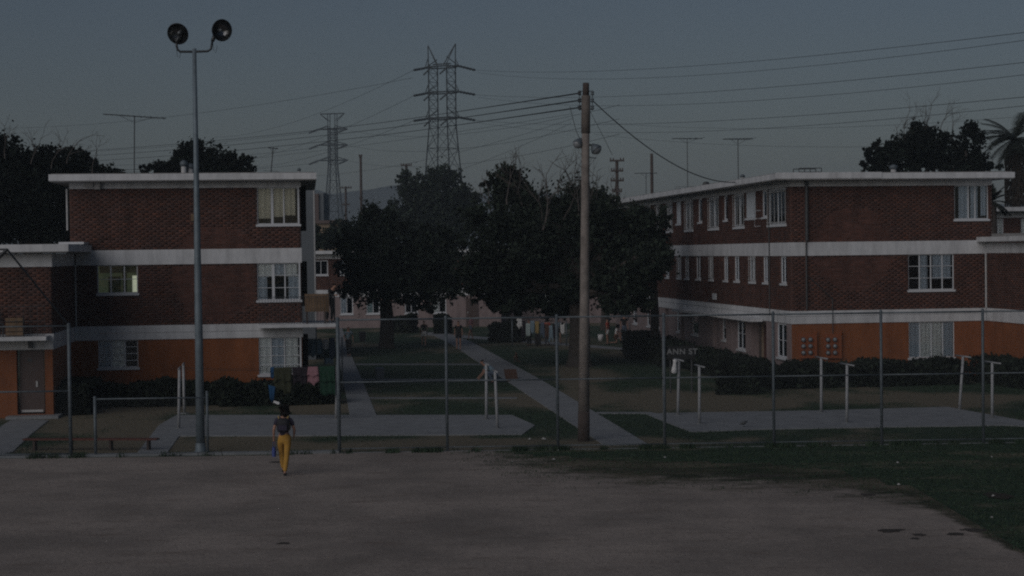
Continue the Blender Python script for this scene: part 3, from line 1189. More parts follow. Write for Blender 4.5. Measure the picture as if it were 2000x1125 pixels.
for (a, c, k) in TOPW:
    r = RB.rect(rside, a, c, 400, 420)
    side_w.append(((r[0], r[1], 6.45 if k == 'b' else 6.82, Z_FR), k))
for (a, c, k) in MIDW:
    r = RB.rect(rside, a, c, 520, 540)
    side_w.append(((r[0], r[1], 3.98, Z_B1A), k))
for (a, c, k) in GNDW:
    r = RB.rect(rside, a, c, 640, 680)
    side_w.append(((r[0], r[1], 0.86 if k == 'g' else 1.15, Z_B2A - 0.02), k))
doors = []
for (a, c) in ((1393, 1402), (1331, 1337), (1300, 1306)):
    r = RB.rect(rside, a, c, 640, 680)
    doors.append((r[0], r[1], 0.10, Z_B2A - 0.05))
porch = RB.rect(rside, 1466, 1497, 640, 680)
porch = (porch[0], porch[1], 0.10, Z_B2A - 0.05)
ph = [h for h, _ in side_w]
m_ = MB()
wall_panel(m_, rfront, 0, R3, Z_B1B, Z_FR, [g6])
wall_panel(m_, rfront, 0, RW, Z_B2B, Z_B1A, [g7])
wall_panel(m_, rside, 0, RLEN, Z_B1B, Z_FR, [h for h in ph if h[2] > 6])
wall_panel(m_, rside, 0, RLEN, Z_B2B, Z_B1A, [h for h in ph if 3 < h[2] < 6])
wall_panel(m_, rwing, -9, 0, Z_B2B, Z_B1A, [])
m_.quad((R3, 0, Z_B1A), (R3, 12, Z_B1A), (R3, 12, Z_SOF), (R3, 0, Z_SOF))
m_.quad((0, RLEN, 0), (R3, RLEN, 0), (R3, RLEN, Z_SOF), (0, RLEN, Z_SOF))
m_.quad((R3, 12, 0), (R3, RLEN, 0), (R3, RLEN, Z_SOF), (R3, 12, Z_SOF))
m_.quad((RW, -9, 0), (RW + 11, -9, 0), (RW + 11, -9, Z_B1A), (RW, -9, Z_B1A))
m_.build('mortar_bed', MT['mortar'], rb)
m_ = MB()
wall_panel(m_, rfront, 0, RW, 0, Z_B2A, [g8])
wall_panel(m_, rwing, -9, 0, 0, Z_B2A, [])
m_.build('ground_floor_wall', MT['orange'], rb)
m_ = MB()
wall_panel(m_, rside, 0, RLEN, 0, Z_B2A, [h for h in ph if h[2] < 3] + doors + [porch], 0.5)
m_.build('pink_side_wall', MT['pink'], rb)
runs = [(rfront, brick_list(0, R3, Z_B1B, Z_FR, [g6])), (rfront, brick_list(0, RW, Z_B2B, Z_B1A, [g7])),
        (rwing, brick_list(-9, 0, Z_B2B, Z_B1A, [])),
        (rside, brick_list(0, RLEN, Z_B1B, Z_FR, [h for h in ph if h[2] > 6])), (rside, brick_list(0, RLEN, Z_B2B, Z_B1A, [h for h in ph if 3 < h[2] < 6]))]
lay_bricks(rb, runs, Vector((2.6, -1.0, 5.4)))
b = MB()
bar(b, rfront, -0.035, R3, Z_B1A, Z_B1B)
bar(b, rside, 0.003, RLEN, Z_B1A, Z_B1B)
b.build('upper_band', MT['white'], rb)
b = MB()
bar(b, rfront, -0.035, RW - 0.04, Z_B2A, Z_B2B - 0.22)
bar(b, rfront, -0.05, RW - 0.055, Z_B2B - 0.212, Z_B2B, 0.05)
bar(b, rside, 0.003, RLEN, Z_B2A, Z_B2B - 0.22)
bar(b, rside, 0.003, RLEN, Z_B2B - 0.212, Z_B2B, 0.05)
bar(b, rwing, -9, -0.06, Z_B2A, Z_B2B)
b.build('lower_band', MT['white'], rb)
b = MB()
bar(b, rfront, -0.035, R3, Z_FR, Z_SOF)
bar(b, rside, 0.003, RLEN, Z_FR, Z_SOF)
bar(b, rwing, -9, -0.06, Z_B1A + 0.02, Z_B1B - 0.13)
b.build('frieze', MT['white'], rb)
rf = MB().box(-0.85, R3 + 0.68, -0.78, RLEN + 0.7, Z_SOF + 0.004, Z_TOP)
roof = rf.build('roof', MT['white'], rb)
MB().box(-0.81, R3 + 0.64, -0.74, RLEN + 0.65, Z_SOF - 0.03, Z_SOF).build('soffit', MT['soffit'], roof)
MB().box(-0.77, R3 + 0.60, -0.70, RLEN + 0.6, Z_TOP + 0.003, Z_TOP + 0.03).build('roof_felt', MT['roofing'], roof)
xj = RB.hit(Face('front', -0.78), 1722, 340)[0]
MB().box(-0.87, xj, -0.80, -0.783, Z_SOF + 0.03, Z_TOP + 0.035).build('fascia_lap', MT['white'], roof)
rf = MB().box(RW - 0.45, RW + 11.5, -9.5, -0.04, Z_B1B - 0.06, Z_B1B + 0.13)
wr = rf.build('wing_roof', MT['white'], rb)
MB().box(RW - 0.41, RW + 11, -9.4, -0.06, Z_B1B - 0.093, Z_B1B - 0.063).build('soffit', MT['soffit'], wr)
MB().box(RW + 0.1, RW + 1.2, -1.6, -0.3, Z_B1B + 0.133, Z_B1B + 0.26).build('roof_flashing', MT['roofing'], wr)
# canopy over the side entrances
ca, cb = RB.hit(rside, 1492, 620)[0], RB.hit(rside, 1335, 610)[0]
MB().box(-0.62, -0.055, ca, cb, Z_B2A - 0.05, Z_B2A + 0.07).build('canopy', MT['white'], rb)
window(rb, rfront, *g6, [(0.42, 0.03), 0.62], 1, [(0.15, 0.40, 0.02, 0.99, 'lace'), (0.50, 0.72, 0.02, 0.99, 'lace'), (0.80, 0.95, 0.1, 0.99, 'lace')])
window(rb, rfront, *g7, [0.25, 0.5, 0.75], 3, [(0.28, 0.44, 0.02, 0.99, 'lace'), (0.55, 0.95, 0.3, 0.99, 'lace')])
window(rb, rfront, *g8, [0.25, 0.5, 0.75], 1, [(0.26, 0.74, 0.02, 0.99, 'pale'), (0.02, 0.24, 0.02, 0.99, 'lace'), (0.77, 0.97, 0.02, 0.99, 'lace')])
cur_cycle = ['pale', 'lace', 'beige', 'pale', 'lace', 'pale']
for i, (h, k) in enumerate(side_w):
    cc = cur_cycle[i % 6]
    window(rb, rside, *h, [0.5] if k in 'bgm' else [], 2 if k in 'gh' else 1, [(0.03, 0.97, 0.02 + 0.12 * (i % 3), 0.99, cc)] if i % 4 else [(0.05, 0.35, 0.02, 0.99, cc)],
           bars=5 if k == 'b' else (3 if k == 'm' and i % 3 == 0 else None), screen=(k == 'a'), fw=0.07)
for h in doors:
    d = MB()
    rside.box(d, h[0] + 0.06, h[1] - 0.06, -0.26, -0.20, h[2], h[3] - 0.05)
    do = d.build('door', MT['door'], rb)
    d = MB()
    rside.box(d, h[0] + 0.16, h[0] + 0.20, -0.198, -0.15, 1.0, 1.12)
    d.build('handle', MT['lead'], do)
# recessed porch with a door and posters of washing
d = MB()
u0, u1, z0, z1 = porch
d.quad(rside.p(u0, -0.5, z0), rside.p(u1, -0.5, z0), rside.p(u1, -0.5, z1), rside.p(u0, -0.5, z1))
pb = d.build('porch_wall', MT['fartan'], rb)
d = MB()
rside.box(d, u0 + (u1 - u0) * 0.42, u0 + (u1 - u0) * 0.78, -0.49, -0.45, z0, z1 - 0.2)
do = d.build('door', MT['redwood'], rb)
d = MB()
rside.box(d, u0 + (u1 - u0) * 0.46, u0 + (u1 - u0) * 0.50, -0.448, -0.40, 1.0, 1.12)
d.build('handle', MT['lead'], do)
MB().box(-0.05, 0.04, u0 + 0.9, u0 + 1.0, 0, z1).build('porch_post', MT['darkwood'], rb)
# small vent grille between floors
q = RB.rect(rside, 1393, 1400, 573, 585)
d = MB()
rside.box(d, q[0], q[1], 0.012, 0.05, q[2], q[3])
d.build('vent_grille', MT['frame'], rb)
# pipes and cables on the corner
px_ = RB.hit(rfront, 1574, 430)[0]
MB().tube([(px_, -0.11, 5.75), (px_, -0.11, Z_SOF - 0.04)], 0.07, 8).build('riser_pipe', MT['pipe'], rb)
MB().tube([(px_ - 0.02, -0.08, 2.9), (px_ - 0.02, -0.08, 5.75)], 0.035, 6).build('riser_pipe', MT['pipe'], rb)
px2 = RB.hit(rfront, 1625, 605)[0]
MB().tube([(px_, -0.09, 4.35), (px_ + 0.15, -0.06, 4.2), (px2, -0.06, 3.35), (px2, -0.08, 1.9)], 0.018, 5).build('wall_cable', MT['pipe'], rb)
MB().tube([(RW - 0.05, -0.06, Z_B2B), (RW - 0.05, -0.06, Z_B1A)], 0.04, 6).build('drainpipe', MT['lead'], rb)
py_ = RB.hit(rside, 1506, 560)[0]
MB().tube([(-0.07, py_, 2.6), (-0.07, py_, 8.0)], 0.025, 6).build('wall_cable', MT['pipe'], rb)
d = MB()
for (y0, y1, z) in ((1489, 1500, 6.42), (1489, 1500, 6.75), (1489, 1500, 7.1)):
    a = RB.hit(rside, y0, 440)[0]
    c = RB.hit(rside, y1, 440)[0]
    d.tube([(-0.35, a, z), (-0.35, c, z)], 0.012, 5)
    d.tube([(-0.35, a, 6.42), (-0.35, a, 7.5)], 0.012, 5)
    d.tube([(-0.02, a, 7.1), (-0.35, a, 7.1)], 0.012, 5)
d.build('wall_rack', MT['frame'], rb)

# meters on the orange wall
for k, (x0, x1, lab) in enumerate(((1561, 1594, 'orange painted bank of six round electric meters, the one nearer the building corner'),
                                   (1609, 1642, 'orange painted bank of six round electric meters, the one farther from the building corner'))):
    q = RB.rect(rfront, x0, x1, 652, 698)
    o = empty('meter_bank', RB.m @ Vector((q[0], 0, q[2])), RB.a, lab, 'electric meters', 'meter banks')
    W_, H_ = q[1] - q[0], q[3] - q[2]
    MB().box(0, W_, -0.08, -0.02, 0, H_).build('backboard', MT['meterbox'], o)
    MB().box(W_ - 0.11, W_ - 0.01, -0.16, -0.083, -0.05, H_ + 0.12).box(-0.02, W_ + 0.02, -0.13, -0.083, -0.03, 0.06).build('conduit', MT['meterbox'], o)
    for r_ in range(3):
        for c_ in range(2):
            x = 0.14 + c_ * 0.30
            z = 0.20 + r_ * 0.27
            mo = MB().lathe([(0, 0.085), (0.03, 0.085), (0.03, 0.10), (0.045, 0.10)], (x, -0.081, z), (0, -1, 0), 14).build('meter', MT['galv'], o, True)
            MB().lathe([(0.045, 0.082), (0.11, 0.075), (0.13, 0.05), (0.135, 0)], (x, -0.081, z), (0, -1, 0), 14).build('dial_glass', MT['meter'], mo, True)

# rooftop things of the right building
def on_roof_r(px, py, back):
    u = RB.hit(Face('front', back), px, py)[0]
    return RB.m @ Vector((u, back, Z_TOP + 0.03))


roof_vent(on_roof_r(1745, 330, 4.0), 0.12, 0.55, 'white roof vent in front of the dark tree beyond the right block')
roof_vent(on_roof_r(1450, 345, 9.0), 0.08, 0.38, 'stubby pale vent close to the side eave of the right block')
antenna(on_roof_r(1442, 350, 8.0), 1.95, 1.4, 9, R(5), 'television antenna with a dense comb of elements, nearer one on the right block')
antenna(on_roof_r(1343, 360, 22.0), 2.9, 1.7, 5, R(12), 'television antenna with long sparse boom in the middle of the right block', lower=1.4)
antenna(on_roof_r(1262, 375, 34.0), 1.6, 1.4, 4, R(3), 'low faint television antenna beside the bare wooden pole', lower=0.3)
o = empty('roof_frame', on_roof_r(1577, 335, 3.0), RB.a, 'low dark pipe frame standing on the near end of the right roof', 'frame')
fm = MB()
for x in (-0.5, 0.0, 0.5):
    for y in (-0.4, 0.4):
        fm.tube([(x, y, 0), (x, y, 0.34)], 0.02, 5)
for z in (0.17, 0.34):
    for y in (-0.4, 0.4):
        fm.tube([(-0.5, y, z), (0.5, y, z)], 0.018, 5)
fm.build('pipes', MT['pipe'], o)
o = empty('cable_drum', on_roof_r(1379, 358, 16.0), 0.4, 'small round dark drum lying near the side eave of the right roof', 'drum')
MB().lathe([(-0.10, 0), (-0.10, 0.17), (-0.07, 0.17), (-0.07, 0.08), (0.07, 0.08), (0.07, 0.17), (0.10, 0.17), (0.10, 0)], (0, 0, 0.17), (0.2, 1, 0), 16).build('drum', MT['pipe'], o, True)
o = empty('roof_bundle', on_roof_r(1263, 375, 33.0), 0.4, 'dark lumpy bundle on the far end of the right roof', 'bundle')
bl = MB()
for k in range(5):
    bl.lathe([(0, 0), (0.02, 0.16), (0.12, 0.20), (0.22, 0.14), (0.27, 0)], (random.uniform(-0.4, 0.4), random.uniform(-.2, .2), 0), (0.1, 0, 1), 8)
bl.build('bundle', MT['black'], o, True)


# ---- far buildings
def simple_block(fr_px, fr_py, depth, ang, width, depthm, levels, label, wins, group='brick housing blocks', upper='mortar', lower='pink'):
    fr = Frame(fr_px, fr_py, depth, ang)
    o = empty('brick_apartment_building', fr.o, fr.a, label, 'building', group)
    fc_ = Face('front', 0.0)
    holes = []
    for (x0, x1, lev, w_) in wins:
        r = fr.rect(fc_, x0, x1, 500, 600)
        z0_, z1_ = (3.95, Z_B1A - 0.1) if lev == 1 else ((1.05, Z_B2A - 0.02) if lev == 0 else (6.5, 7.9))
        holes.append((r[0], r[1], z0_, z1_))
    base = 0
    if levels == 2:
        top = 5.6
        mbl = MB()
        wall_panel(mbl, fc_, 0, width, 0, Z_B2A, [h for h in holes if h[2] < 3])
        mbl.build('ground_floor_wall', MT[lower], o)
        mbu = MB()
        wall_panel(mbu, fc_, 0, width, Z_B2B, Z_B1A, [h for h in holes if h[2] > 3])
        mbu.quad((0, 0, 0), (0, depthm, 0), (0, depthm, top), (0, 0, top))
        mbu.quad((width, 0, 0), (width, depthm, 0), (width, depthm, top), (width, 0, top))
        mbu.quad((0, depthm, 0), (width, depthm, 0), (width, depthm, top), (0, depthm, top))
        mbu.build('mortar_bed', MT['mortar'], o)
        bl_ = brick_list(0, width, Z_B2B, Z_B1A, [h for h in holes if h[2] > 3])
        lay_bricks(o, [(fc_, bl_)], Vector((0, 0, 4)), 0)
        mbb = MB()
        bar(mbb, fc_, -0.03, width + .03, Z_B2A, Z_B2B, 0.05)
        bar(mbb, fc_, -0.03, width + .03, Z_B1A, Z_B1A + 0.35, 0.03)
        mbb.build('band', MT['white'], o)
        MB().box(-0.8, width + 0.8, -0.8, depthm + 0.8, Z_B1A + 0.36, Z_B1A + 0.60).build('roof', MT['white'], o)
    for h, (x0, x1, lev, w_) in zip(holes, wins):
        window(o, fc_, *h, [0.5], 1, [(0.05, 0.45, 0.02, 0.98, w_)] if w_ else [], fw=0.07)
    return o, fr


fo, ffr = simple_block(590, 520, 128, R(2.0), 14.6, 9, 2, 'distant two storey brick and pink block behind the dark trees, between the two nearer blocks',
                       [(613, 641, 1, None), (664, 682, 1, 'lace'), (720, 740, 1, None), (664, 689, 0, 'lace'), (715, 741, 0, 'mint'), (790, 815, 0, None), (843, 871, 0, 'pale')])
for k, (x0, x1) in enumerate(((892, 918),)):
    pass
fo2, ffr2 = simple_block(918, 520, 132, R(2.0), 13.0, 9, 2, 'distant pink walled block mostly hidden behind the biggest dark tree',
                         [(960, 980, 0, None), (1060, 1085, 0, 'pale')])
d = MB()
d.box(12.0, 12.9, -0.06, -0.02, 0.05, 2.1)
dd = d.build('door', MT['door'], fo)
MB().box(12.1, 12.16, -0.10, -0.063, 1.0, 1.1).build('handle', MT['lead'], dd)
fr3 = Frame(1925, 470, 98, R(7.9))
o3 = empty('brick_apartment_building', fr3.o, fr3.a, 'far brick block with a white eave, peeping out right of the long brick block', 'building', 'brick housing blocks')
f3 = Face('front', 0.0)
zr = fr3.hit(f3, 1950, 408)[1]
hz = [fr3.rect(f3, 1940, 1960, 427, 461), fr3.rect(f3, 1994, 2012, 427, 461)]
m3 = MB()
wall_panel(m3, f3, -2, 14, 0, zr - 0.5, hz)
m3.build('mortar_bed', MT['mortar'], o3)
lay_bricks(o3, [(f3, brick_list(-1, 8, 5.4, zr - 0.5, hz))], Vector((0, 0, 6)), 0)
MB().box(-2, 14, -0.04, -0.002, zr - 0.5, zr - 0.16).build('frieze', MT['white'], o3)
MB().box(-2.7, 14.6, -0.8, 9, zr - 0.15, zr + 0.08).build('roof', MT['white'], o3)
for h in hz:
    window(o3, f3, *h, [0.5], 1, [(0.05, 0.95, 0.02, 0.98, 'pale')], fw=0.06)

# grey block right behind the left building, brown slab tower and tan shed beyond it
fr4 = Frame(592, 470, 90, R(6))
xr = fr4.hit(Face('front', 0), 613, 420)[0]
zt = fr4.hit(Face('front', 0), 600, 362)[1]
o4 = empty('grey_rendered_building', fr4.o, fr4.a, 'plain blue grey wall standing just behind the right end of the left brick block', 'building')
MB().box(-3, xr, 0, 8, 0, zt).build('wall', MT['fargrey'], o4)
MB().tube([(xr + 0.02, -0.05, 2), (xr + 0.02, -0.05, zt)], 0.04, 5).build('drainpipe', MT['lead'], o4)
fr5 = Frame(612, 400, 190, 0)
a5, z5 = fr5.hit(Face('front', 0), 631, 378)
o5 = empty('slab_tower', fr5.o, 0, 'far brown flat topped tower between the left roof and the thin pylon', 'tower')
MB().box(-1, a5 - 0.5, 0, 6, 0, z5).build('wall', MT['farbrown'], o5)
MB().box(a5 - 0.5, a5, 0.3, 6, 0, z5 + 0.1).build('lift_shaft', MT['fargrey'], o5)
fr6 = Frame(612, 440, 170, 0)
a6, z6 = fr6.hit(Face('front', 0), 668, 430)
o6 = empty('tan_shed', fr6.o, 0, 'far tan building with a flat roof below the slab tower', 'building')
MB().box(-2, a6, 0, 10, 0, z6 - 0.3).build('wall', MT['fartan'], o6)
MB().box(-2.3, a6 + 0.3, -0.3, 10.3, z6 - 0.3, z6).build('roof', MT['farbrown'], o6)


# ------------------------------------------------------------------ floodlight pole
def pixscale(p):
    return F / (p.y)


base = gp(392, 886)
fp = empty('floodlight_pole', base, 0, 'tall pale blue steel pole with a forked arm, standing at the field edge', 'light pole')
top = dp(379.5, 95, base.y) - base
s_px = F / base.y
MB().tube([(0, 0, 0), top * 0.35, top * 0.68, top], [0.125, 0.105, 0.075, 0.055], 16).build('pole', MT['polesteel'], fp, True)
MB().lathe([(0, 0.20), (0.05, 0.20), (0.08, 0.15), (0.3, 0.135)], (0, 0, 0), n=16).build('base_flange', MT['polesteel'], fp, True)
arm_z = (dp(379, 101, base.y) - base).z
aL = dp(345, 90, base.y) - base
aR = dp(415, 80, base.y) - base
pts = [aL + Vector((0, 0, 0.10)), aL, dp(347, 97, base.y) - base, dp(352, 101, base.y) - base, dp(379, 101, base.y) - base,
       dp(406, 100, base.y) - base, dp(412, 96, base.y) - base, aR]
MB().tube(pts, 0.032, 8).build('forked_arm', MT['lampdark'], fp, True)
for k, (px, py, rr, ax, lab) in enumerate(((348.5, 65, 21, (-0.18, -1, -0.42), None), (432, 59, 21, (0.62, -0.9, -0.15), None))):
    c = dp(px, py, base.y) - base
    r = rr / s_px
    A = Vector(ax).normalized()
    hd = MB().lathe([(-0.30, 0.05), (-0.28, 0.10), (-0.20, 0.14), (-0.12, r * 0.75), (0.0, r * 0.97), (0.04, r), (0.05, r * 1.03), (0.05, r * 0.98)], c, A, 24).build('floodlight', MT['lampdark'], fp, True)
    MB().lathe([(0.045, r * 0.975), (0.0, r * 0.93), (-0.10, r * 0.70), (-0.17, r * 0.35), (-0.19, 0)], c, A, 24).build('reflector', MT['reflector'], hd, True)
    MB().lathe([(-0.19, 0.04), (-0.08, 0.045), (-0.02, 0.035), (0.0, 0)], c, A, 12).build('bulb', MT['meter'], hd, True)
    e = aL + Vector((0, 0, 0.10)) if k == 0 else aR
    MB().tube([e, e.lerp(c - A * 0.26, 0.5), c - A * 0.24], [0.05, 0.055, 0.05], 8).build('bracket', MT['lampdark'], hd, True)
cb = MB()
for (x0, y0) in ((345, 97), (416, 86)):
    a = dp(x0, y0, base.y) - base
    cb.tube([a, a + Vector((0.02, -0.02, -0.18)), a + Vector((0.08, -0.03, -0.24)), a + Vector((0.12, -0.02, -0.05))], 0.006, 4)
cb.build('loose_cable', MT['cable'], fp)


# ------------------------------------------------------------------ utility pole
ub = gp(1140, 862)
up = empty('utility_pole', ub, 0, 'weathered wooden pole with dark foot and two lamps beside the central path', 'utility pole')
ut = dp(1144.5, 162, ub.y) - ub
mid = ut * 0.085
MB().tube([mid, ut * 0.4, ut * 0.8, ut * 0.955], [0.165, 0.135, 0.115, 0.105], 14).build('shaft', MT['wood'], up, True)
MB().tube([(0, 0, 0), mid * 0.5, mid * 1.001], [0.175, 0.172, 0.168], 14).build('tarred_foot', MT['darkwood'], up, True)
MB().tube([ut * 0.86, ut * 0.965], [0.128, 0.125], 12).build('top_sleeve', mat('dark_weathered_wood', (0.13, 0.115, 0.105), 0.95, 0.25, 5, 0.6, 20), up, True)
MB().tube([ut * 0.965, ut], [0.095, 0.09], 12).build('pole_cap', MT['darkwood'], up, True)
ins_l, ins_r = [], []
for (py) in (182, 196, 210):
    for sgn, px in ((-1, 1132), (1, 1157)):
        p = dp(px, py, ub.y) - ub
        q = dp(1144, py, ub.y) - ub
        MB().lathe([(-0.06, 0.025), (-0.05, 0.05), (-0.015, 0.05), (0, 0.03), (0.015, 0.05), (0.05, 0.05), (0.06, 0.025)], p, (0, 0, 1), 10).build('insulator', MT['lampdark'] if sgn < 0 else MT['galv'], up, True)
        (ins_l if sgn < 0 else ins_r).append(p + ub)
rk = MB()
for px in (1132, 1157):
    rk.tube([dp(px, 176, ub.y) - ub, dp(px, 216, ub.y) - ub], 0.012, 5)
    for py in (178, 214):
        rk.tube([dp(px, py, ub.y) - ub, dp(1144, py, ub.y) - ub], 0.012, 5)
rk.tube([dp(1144, 306, ub.y) - ub, dp(1165, 309, ub.y) - ub], 0.015, 5)
rk.build('insulator_rack', MT['galv'], up)
for (px, py, ax, r) in ((1130, 279, (-0.55, -0.35, -0.75), 0.15), (1163, 290, (0.55, -0.3, -0.75), 0.165)):
    c = dp(px, py, ub.y) - ub
    A = Vector(ax).normalized()
    q = dp(1144, py + (0 if px < 1144 else -8), ub.y) - ub
    lm = MB().lathe([(-0.16, 0.04), (-0.12, 0.07), (-0.04, r * 0.8), (0.04, r), (0.07, r), (0.07, r * 0.9)], c, A, 18).build('lamp', MT['galv'], up, True)
    MB().lathe([(0.065, r * 0.9), (0.12, r * 0.75), (0.16, r * 0.4), (0.17, 0)], c, A, 18).build('lens', MT['meter'], lm, True)
    MB().tube([q, c - A * 0.12], 0.03, 6).build('bracket', MT['lampdark'], lm, True)


# ------------------------------------------------------------------ wires
def wire(name, pts, r, label, group, cat='cable', sagn=None):
    mb = MB().tube(pts, r, 4, cap=False)
    o = mb.build(name, MT['cable'])
    return tag(o, label, cat, group)


def catenary(a, b, sag, n=16):
    return [Vector(a).lerp(Vector(b), i / n) - Vector((0, 0, sag * 4 * (i / n) * (1 - i / n))) for i in range(n + 1)]


NTH = ['top', 'middle', 'lowest']
for k, p in enumerate(ins_l):
    ctrl = [(880, 220, 112), (700, 245, 136), (430, 274, 172), (178, 294, 206), (-80, 309, 240)]
    e = [dp(a_, b_ + k * (13 - 0.9 * j), c_) for j, (a_, b_, c_) in enumerate(ctrl)]
    pts = [p] + e
    cr = []
    for i in range(len(pts) - 1):      # a smooth run through the spans
        q0, q1, q2, q3 = pts[max(i - 1, 0)], pts[i], pts[i + 1], pts[min(i + 2, len(pts) - 1)]
        for j in range(6):
            t_ = j / 6
            cr.append(0.5 * ((2 * q1) + (q2 - q0) * t_ + (2 * q0 - 5 * q1 + 4 * q2 - q3) * t_ ** 2 + (3 * q1 - q0 - 3 * q2 + q3) * t_ ** 3))
    cr.append(pts[-1])
    wire('power_line', cr, 0.02, f'{NTH[k]} of three black wires running left from the wooden utility pole', 'wires from the wooden pole')
# thick service cable to the right block
e = dp(1465, 352, 82)
e0_ = ins_r[1]
wire('service_cable', catenary(e0_, e, 0.85, 22), 0.02, 'thick black service cable sagging from the wooden pole to the right roof', None)
a = dp(1153, 218, ub.y)
wire('lamp_cable', [a, dp(1180, 270, ub.y + 0.5), dp(1196, 303, ub.y + 1)], 0.008, 'thin cable slanting down right of the lamps on the wooden pole', None)
wire('lamp_cable', [dp(1113, 208, ub.y), dp(1125, 255, ub.y), dp(1133, 272, ub.y)], 0.008, 'thin cable dropping onto the lamp on the left of the wooden pole', None)
for k, (x, y1_, x1_) in enumerate(((1100, 300, 860), (1112, 310, 700), (1118, 290, 600))):
    pass


# ------------------------------------------------------------------ pylons
def pylon(px, py_top, depth, hw, body, arms, label, rot, twin=True):
    g0 = dp(px, 500, depth)
    o = empty('pylon', (g0.x, g0.y, 0), rot, label, 'pylon', 'steel lattice pylons')
    zt = dp(px, py_top, depth).z
    z_arm = [dp(px, y, depth).z for y in arms]
    zw = z_arm[-1] - (z_arm[0] - z_arm[-1]) * 0.15
    r = 0.12 * (depth / 330) ** 0.5
    m = MB()
    cor = [(-1, -1), (1, -1), (1, 1), (-1, 1)]

    def corner(c, z):
        if z >= zw:
            w_ = body
        else:
            w_ = body + (hw - body) * (zw - z) / zw
        return Vector((c[0] * w_, c[1] * w_, z))
    ztop = z_arm[0] + (z_arm[0] - z_arm[1]) * 0.12
    for c in cor:
        m.tube([corner(c, 0), corner(c, zw), corner(c, ztop)], r * 1.15, 4)
    m.build('leg', MT['pylon'], o)
    m = MB()
    zs = list(np.linspace(0, zw, 8)) + list(np.linspace(zw, ztop, 8))[1:]
    for i in range(len(zs) - 1):
        for j in range(4):
            c0, c1 = cor[j], cor[(j + 1) % 4]
            if twin and j % 2 == 0 and zs[i] > zw - 0.1:
                continue
            m.tube([corner(c0, zs[i]), corner(c1, zs[i + 1])], r * 0.5, 3, False)
            m.tube([corner(c1, zs[i]), corner(c0, zs[i + 1])], r * 0.5, 3, False)
            m.tube([corner(c0, zs[i]), corner(c1, zs[i])], r * 0.5, 3, False)
    m.build('bracing', MT['pylon'], o)
    return o, g0, z_arm, zt, ztop, body, r


def arm(o, z, L, body, r, name='crossarm'):
    m = MB()
    for sgn in (-1, 1):
        tip = Vector((sgn * L, 0, z))
        for y in (-body, body):
            m.tube([(sgn * body, y, z), tip], r * 1.1, 4)
            m.tube([(sgn * body, y, z + body * 0.9), tip], r * 0.7, 4)
        for k in range(1, 4):
            f_ = k / 4
            m.tube([Vector((sgn * body, -body, z)).lerp(tip, f_), Vector((sgn * body, body, z)).lerp(tip, f_)], r * 0.5, 3)
    m.tube([(-body, -body, z), (body, -body, z)], r * 1.1, 4)
    m.tube([(-body, body, z), (body, body, z)], r * 1.1, 4)
    return m.build(name, MT['pylon'], o)


def insul(o, a, b, r):
    a, b = Vector(a), Vector(b)
    n = 11
    pts, rs = [], []
    for i in range(n):
        pts.append(a.lerp(b, i / (n - 1)))
        rs.append(r * (1.0 if i % 2 else 0.55))
    return MB().tube(pts, rs, 6).build('insulator', MT['pylon'], o)


PD = 330.0
o, g0, za, zt, ztop, bd, rr = pylon(868, 87, PD, 3.9, 1.9, (131, 181, 231), 'big near pylon with two peaks and three crossarms behind the centre trees', R(-24))
mpx = PD / F
for z in za:
    arm(o, z, 3.6, bd, rr)
# two earth wire peaks
pk = MB()
for sgn in (-1, 1):
    tip = Vector((sgn * 2.9, 0, zt))
    for c in ((sgn * bd, -bd), (sgn * bd, bd), (sgn * 0.6, -bd * 0.3)):
        pk.tube([(c[0], c[1], ztop - 0.2), tip], rr * 0.8, 4)
pk.tube([(-bd, 0, ztop), (bd, 0, ztop)], rr, 4)
pk.build('earth_wire_peak', MT['pylon'], o)
mi = Matrix.Rotation(R(24), 4, 'Z') @ Matrix.Translation(Vector((-g0.x, -g0.y, 0)))
PYL, PYR = [], []
for k, (yl, yr) in enumerate(((137, 136), (187, 184), (236, 234))):
    tipl = Vector((-3.6, 0, za[k]))
    el = dp(808, yl, PD - 1)
    insul(o, tipl, mi @ el, 0.28)
    tipr = Vector((3.6, 0, za[k]))
    er = dp(928, yr + 1, PD + 1)
    insul(o, tipr, mi @ er, 0.28)
    PYL.append(el)
    PYR.append(er)
    # short inner strings on the near faces
    insul(o, (-1.2, -bd, za[k] - 0.1), (-2.6, -bd - 0.8, za[k] - 1.6), 0.22)
    insul(o, (2.4, -bd, za[k] - 0.1), (0.8, -bd - 0.8, za[k] - 1.6), 0.22)
for k in range(3):
    far_end = dp(2150, (45, 105, 175)[k], 120)
    wire('transmission_line', catenary(PYR[k], far_end, 1.5, 22), 0.022, f'faint {NTH[k]} transmission wire running right from the big pylon across the sky', 'transmission wires')
    far_end = dp(2150, (58, 128, 190)[k], 124)
    wire('transmission_line', catenary(PYR[k] + Vector((0.5, 2, -0.3)), far_end, 2.2, 22), 0.02, f'second faint wire just below the {NTH[k]} one right of the big pylon', 'transmission wires')
    e = dp(420, (268, 318, 330)[k], 620)
    wire('transmission_line', catenary(PYL[k], e, 3.0, 16), 0.035, f'faint {NTH[k]} transmission wire descending left from the big pylon', 'transmission wires')
o, g0, za, zt, ztop, bd, rr = pylon(653, 222, 520, 3.4, 1.1, (252, 283, 313), 'slimmer farther pylon with a flat top bar, right of the left brick block', R(-12), False)
for z in za:
    arm(o, z, 4.6, bd, rr)
pk = MB()
zt = zt
pk.tube([(-3.8, 0, zt), (3.8, 0, zt)], rr * 1.1, 4)
for sgn in (-1, 1):
    for y in (-bd, bd):
        pk.tube([(sgn * bd, y, ztop - 0.5), (sgn * bd, y, zt)], rr * 0.8, 4)
        pk.tube([(sgn * bd, y, zt - 2.2), (sgn * 3.8, 0, zt)], rr * 0.7, 4)
pk.build('top_bar', MT['pylon'], o)
